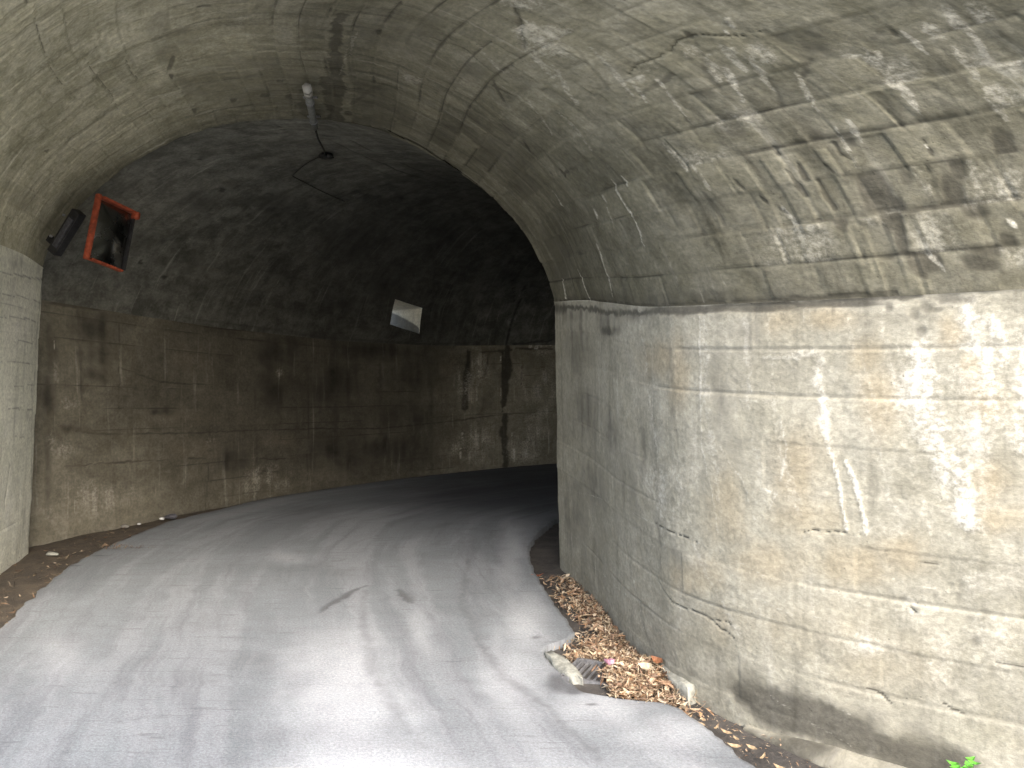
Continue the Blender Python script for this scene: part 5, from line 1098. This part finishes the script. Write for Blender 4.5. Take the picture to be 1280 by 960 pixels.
# ------------------------------------------------------------------ leaves
LEAFC = [(.48, .38, .25), (.38, .28, .18), (.56, .46, .32), (.12, .08, .05), (.24, .15, .09), (.55, .44, .30), (.33, .20, .11), (.17, .10, .06), (.44, .31, .21), (.60, .51, .38), (.20, .13, .09)]
def leaf_geo(L, W, fold, curl):
    xs = (-.5, -.2, .15, .5); ws = (.12, .9, .75, .03); V = []; F_ = []
    for x, w_ in zip(xs, ws):
        z = curl * (4 * x * x - .3) * L
        V += [(x * L, -w_ * W / 2, z + fold * w_ * W), (x * L, 0, z), (x * L, w_ * W / 2, z + fold * w_ * W)]
    for i in range(3):
        a = i * 3; F_ += [(a, a + 3, a + 4, a + 1), (a + 1, a + 4, a + 5, a + 2)]
    return np.array(V), F_
def litter(name, spots, label, cat, seed, tint=1.0):
    rnd = random.Random(seed); VV = []; FF = []; CC = []
    for (x, y, z, sc_, tilt) in spots:
        L = rnd.uniform(.02, .062) * sc_; W = L * rnd.choice((.07, .13, .18, .26, .42)); L *= rnd.choice((.7, .9, 1, 1.1, 1.5))
        V, F_ = leaf_geo(L, W, rnd.uniform(-.1, .5), rnd.uniform(-.25, .35))
        R_ = (Matrix.Rotation(rnd.uniform(0, 6.28), 3, 'Z') @ Matrix.Rotation(rnd.gauss(0, tilt), 3, 'X') @ Matrix.Rotation(rnd.gauss(0, tilt), 3, 'Y'))
        V = V @ np.array(R_).T + np.array((x, y, z))
        b0 = len(VV); VV += V.tolist(); FF += [tuple(q + b0 for q in f_) for f_ in F_]
        c_ = rnd.choice(LEAFC); k_ = rnd.uniform(.75, 1.15) * tint
        CC += [(c_[0] * k_, c_[1] * k_, c_[2] * k_, 1)] * len(V)
    me = bpy.data.meshes.new(name); me.from_pydata(VV, [], FF)
    a = me.attributes.new('leafcol', 'FLOAT_COLOR', 'POINT'); a.data.foreach_set('color', np.array(CC, np.float32).ravel())
    o = link(name, me, M_leaf); o['kind'] = 'stuff'; o['label'] = label; o['category'] = cat
    return o
rnd = random.Random(3)
def edge_x(y): return float(np.interp(y, [p[1] for p in RE[2:]], [p[0] for p in RE[2:]]))
def wall_x(y): return float(np.interp(y, NR[:, 1], NR[:, 0]))
def ground_z(x, y): return -.045 + float(mound(np.array(x), np.array(y)))
sp = []
while len(sp) < 3700:
    y = rnd.gauss(4.0, .27); x = rnd.gauss(.56, .17)
    if y < 3.6 or y > 4.75 or x > wall_x(y) - .01: continue
    if x < .30 + max(0, 4.25 - y) * .35 and y < 4.45: continue
    if y < 3.72 and x < .50: continue
    if 3.96 < y < 4.22 and x < .49 + rnd.uniform(-.02, .02): continue
    if y < 3.96 and x < .46 and rnd.random() < .8: continue
    if x < edge_x(y) - .02: continue
    sp.append((x, y, ground_z(x, y) + rnd.uniform(0, .05) * math.exp(-((y - 4.0) / .4) ** 2) + .008, 1.0, .45))
n0 = len(sp)
while len(sp) < n0 + 1700:
    y = rnd.uniform(4.3, 5.95); f = rnd.betavariate(2.2, 1.5)
    x = edge_x(y) + f * (wall_x(y) - edge_x(y)) + .0
    if rnd.random() > .25 + .75 * f: continue
    if y > 5.4 and rnd.random() < .5: continue
    sp.append((x, y, ground_z(x, y) + rnd.uniform(0, .035) + .006, 1.0, .4))
litter('leaf_heap', sp, 'heap of dry tan bamboo leaves swept into the gutter at the foot of the right wall', 'dry leaves', 5)
sp = []
while len(sp) < 260:      # thin scatter on the dark verge left, and crumbs along the gutter
    y = rnd.uniform(4.2, 7.6); xl = float(np.interp(y, [p[1] for p in LE[2:]], [p[0] for p in LE[2:]])); xw = xl - .75
    x = xl - abs(rnd.gauss(0, .3)) + .02
    if x < xw: continue
    sp.append((x, y, -.015 + rnd.uniform(0, .02), .9, .25))
for _ in range(60):       # the brown clump lying out on the slab
    sp.append((-3.37 + rnd.gauss(0, .07) + 0, 6.72 + rnd.gauss(0, .05), .012 + rnd.uniform(0, .03), .8, .5))
for _ in range(24):
    sp.append((-3.15 + rnd.gauss(0, .12), 6.75 + rnd.gauss(0, .02), .01, .6, .2))
litter('verge_litter', sp, 'sparse brown leaf litter on the soil strip below the left wall', 'leaf litter', 9, .42)
sp = []
for _ in range(230):
    y = rnd.uniform(2.9, 3.75); x = edge_x(y) + rnd.betavariate(1.5, 1.5) * (wall_x(y) - edge_x(y) - .02)
    sp.append((x, y, -.035 + rnd.uniform(0, .01), .42, .25))
litter('gutter_crumbs', sp, 'fine tan leaf crumbs strewn along the dark gutter beside the kerb fillet', 'leaf crumbs', 12)

def one_leaf(loc, L, W, col, rz, rx, fold=.3, curl=.2, name='dry_leaf'):
    V, F_ = leaf_geo(L, W, fold, curl)
    me = bpy.data.meshes.new(name); me.from_pydata(V.tolist(), [], F_)
    bm = bmesh.new(); bm.from_mesh(me); bmesh.ops.subdivide_edges(bm, edges=bm.edges[:], cuts=1, use_grid_fill=True)
    bmesh.ops.solidify(bm, geom=bm.faces[:], thickness=.0008); bm.to_mesh(me); bm.free()
    a = me.attributes.new('leafcol', 'FLOAT_COLOR', 'POINT'); a.data.foreach_set('color', np.array([(*col, 1)] * len(me.vertices), np.float32).ravel())
    o = link(name, me, M_leaf); o.location = loc; o.rotation_euler = (rx, 0, rz); return o
tag(one_leaf((.665, 3.93, .075), .085, .05, (.62, .54, .38), 2.4, -.5), 'broad cream leaf lying on top of the brown leaf heap', 'leaf')
tag(one_leaf((.745, 4.05, .06), .10, .045, (.36, .15, .07), 2.0, -.5), 'rust orange leaf near the pale mortar slab on the leaf heap', 'leaf')
tag(one_leaf((.19, 5.93, -.01), .10, .035, (.42, .11, .05), .3, -.3), 'dark red leaf at the far tip of the gutter litter, against the road edge', 'leaf')
tag(one_leaf((.27, 5.45, -.02), .10, .032, (.66, .52, .34), .1, -.3), 'long pale tan leaf lying alone on dark silt beside the road edge', 'leaf')
proto = None
for (x, y, rz) in ((.775, 3.63, 2.2), (.86, 3.55, 2.0), (.835, 3.50, 2.5), (.80, 3.56, .6), (.93, 3.42, 2.2), (.955, 3.36, 1.9), (.93, 3.30, 2.6), (1.0, 3.29, 2.3), (1.02, 3.2, .9), (.90, 3.47, 1.0), (1.06, 3.12, 2.2), (.47, 3.72, .2)):
    if proto is None: o = proto = one_leaf((x, y, -.018), .05, .019, (.44, .33, .20), rz, -.25)
    else:
        o = proto.copy(); C.objects.link(o); o.location = (x, y, -.018 + rnd.uniform(0, .008)); o.rotation_euler = (-.25 + rnd.uniform(-.2, .2), rnd.uniform(-.2, .2), rz)
        o.scale = (rnd.uniform(.7, 1.25),) * 3
    tag(o, 'small curled tan leaf scattered in the dark gutter between road and kerb', 'leaf', 'single leaves scattered along the gutter')
o.location = (.47, 3.75, -.02)

# crumpled pink wrapper
bm = bmesh.new(); bmesh.ops.create_icosphere(bm, subdivisions=3, radius=.03)
for v_ in bm.verts:
    v_.co *= .65 + .7 * float(vnoise(v_.co.x * 70 + 3, v_.co.y * 70 + v_.co.z * 50, 1)); v_.co.z *= .6
o = bm_obj('wrapper', bm, M_pink); o.location = (.50, 4.02, .065); tag(o, 'crumpled pink wrapper caught in the brown leaf heap', 'wrapper')
# white scraps at the foot of the left bend wall
def scrap(loc, r, label, mat=M_chip, sq=(1.4, .8, .6)):
    bm = bmesh.new(); bmesh.ops.create_icosphere(bm, subdivisions=2, radius=r)
    for v_ in bm.verts:
        v_.co *= .6 + .8 * float(vnoise(v_.co.x * 40 + loc[0] * 9, v_.co.y * 40 + v_.co.z * 30, 3)); v_.co = Vector((v_.co.x * sq[0], v_.co.y * sq[1], v_.co.z * sq[2]))
    o = bm_obj('scrap' if mat is M_chip else 'stone', bm, mat); o.location = loc; tag(o, label, 'scrap' if mat is M_chip else 'stone'); return o
scrap((-3.62, 7.72, .01), .014, 'bright white paper scrap by the left wall foot, nearer of two')
scrap((-3.51, 7.98, .01), .02, 'white paper scrap by the left wall foot, farther of two, beside a dark stone')
scrap((-3.73, 7.66, .0), .03, 'dull grey stone left of the white scraps at the wall foot', M_pebble)
scrap((-3.44, 8.03, .02), .045, 'dark stone just right of the farther white scrap', M_greybox)
scrap((-3.82, 6.6, -.01), .035, 'pale tan stone in the litter below the left joint', M_slab, (1.6, .8, .5))

# little weed at the bottom right
WC = Vector((1.655, 2.89, .035))
wd = thing('weed', 'small bright green weed sprouting at the foot of the bright right wall', 'weed', WC)
for k_ in range(9):
    an = k_ * 2.4; tip = Vector((math.cos(an) * .035, math.sin(an) * .035, .05 + .045 * (k_ % 3) / 2))
    bm = bmesh.new(); add_tube(bm, [(0, 0, 0), tuple(tip * .6 + Vector((0, 0, .01))), tuple(tip)], .0012, 5); s_ = bm_obj('stem', bm, M_weed, wd)
    V, F_ = leaf_geo(.045, .03, .2, .25); me = bpy.data.meshes.new('leaf'); me.from_pydata((V @ np.array(Matrix.Rotation(an, 3, 'Z')).T + np.array(tip)).tolist(), [], F_)
    link('leaf', me, M_weed, s_)

# ------------------------------------------------------------------ outside: pale retaining wall beyond the window and beyond the far mouth
P = np.zeros((30, 12, 3)); a_ = np.radians(np.linspace(38, 75, 30)); z_ = np.linspace(-.11, 2.6, 12)
P[:, :, 0] = (CX - 19 * np.cos(a_))[:, None]; P[:, :, 1] = (CY + 19 * np.sin(a_))[:, None]; P[:, :, 2] = z_[None]
S_, V_ = np.meshgrid(a_ * 15, z_, indexing='ij')
rt = link('retaining_wall', mesh_grid('retaining_wall', P, {'stain_light': ('FLOAT_COLOR', np.stack([S_ * 0, S_ * 0, S_ * 0, S_ * 0 + .5], -1)), 'suv': ('FLOAT_VECTOR', np.stack([S_, V_, S_ * 0], -1))}), M_out)
tag(rt, 'pale concrete retaining wall outside the small square opening of the bend', 'wall')
for o in sc.objects:
    if o.type == 'MESH' and len(o.data.polygons) > 0 and o.data.users > 1: pass
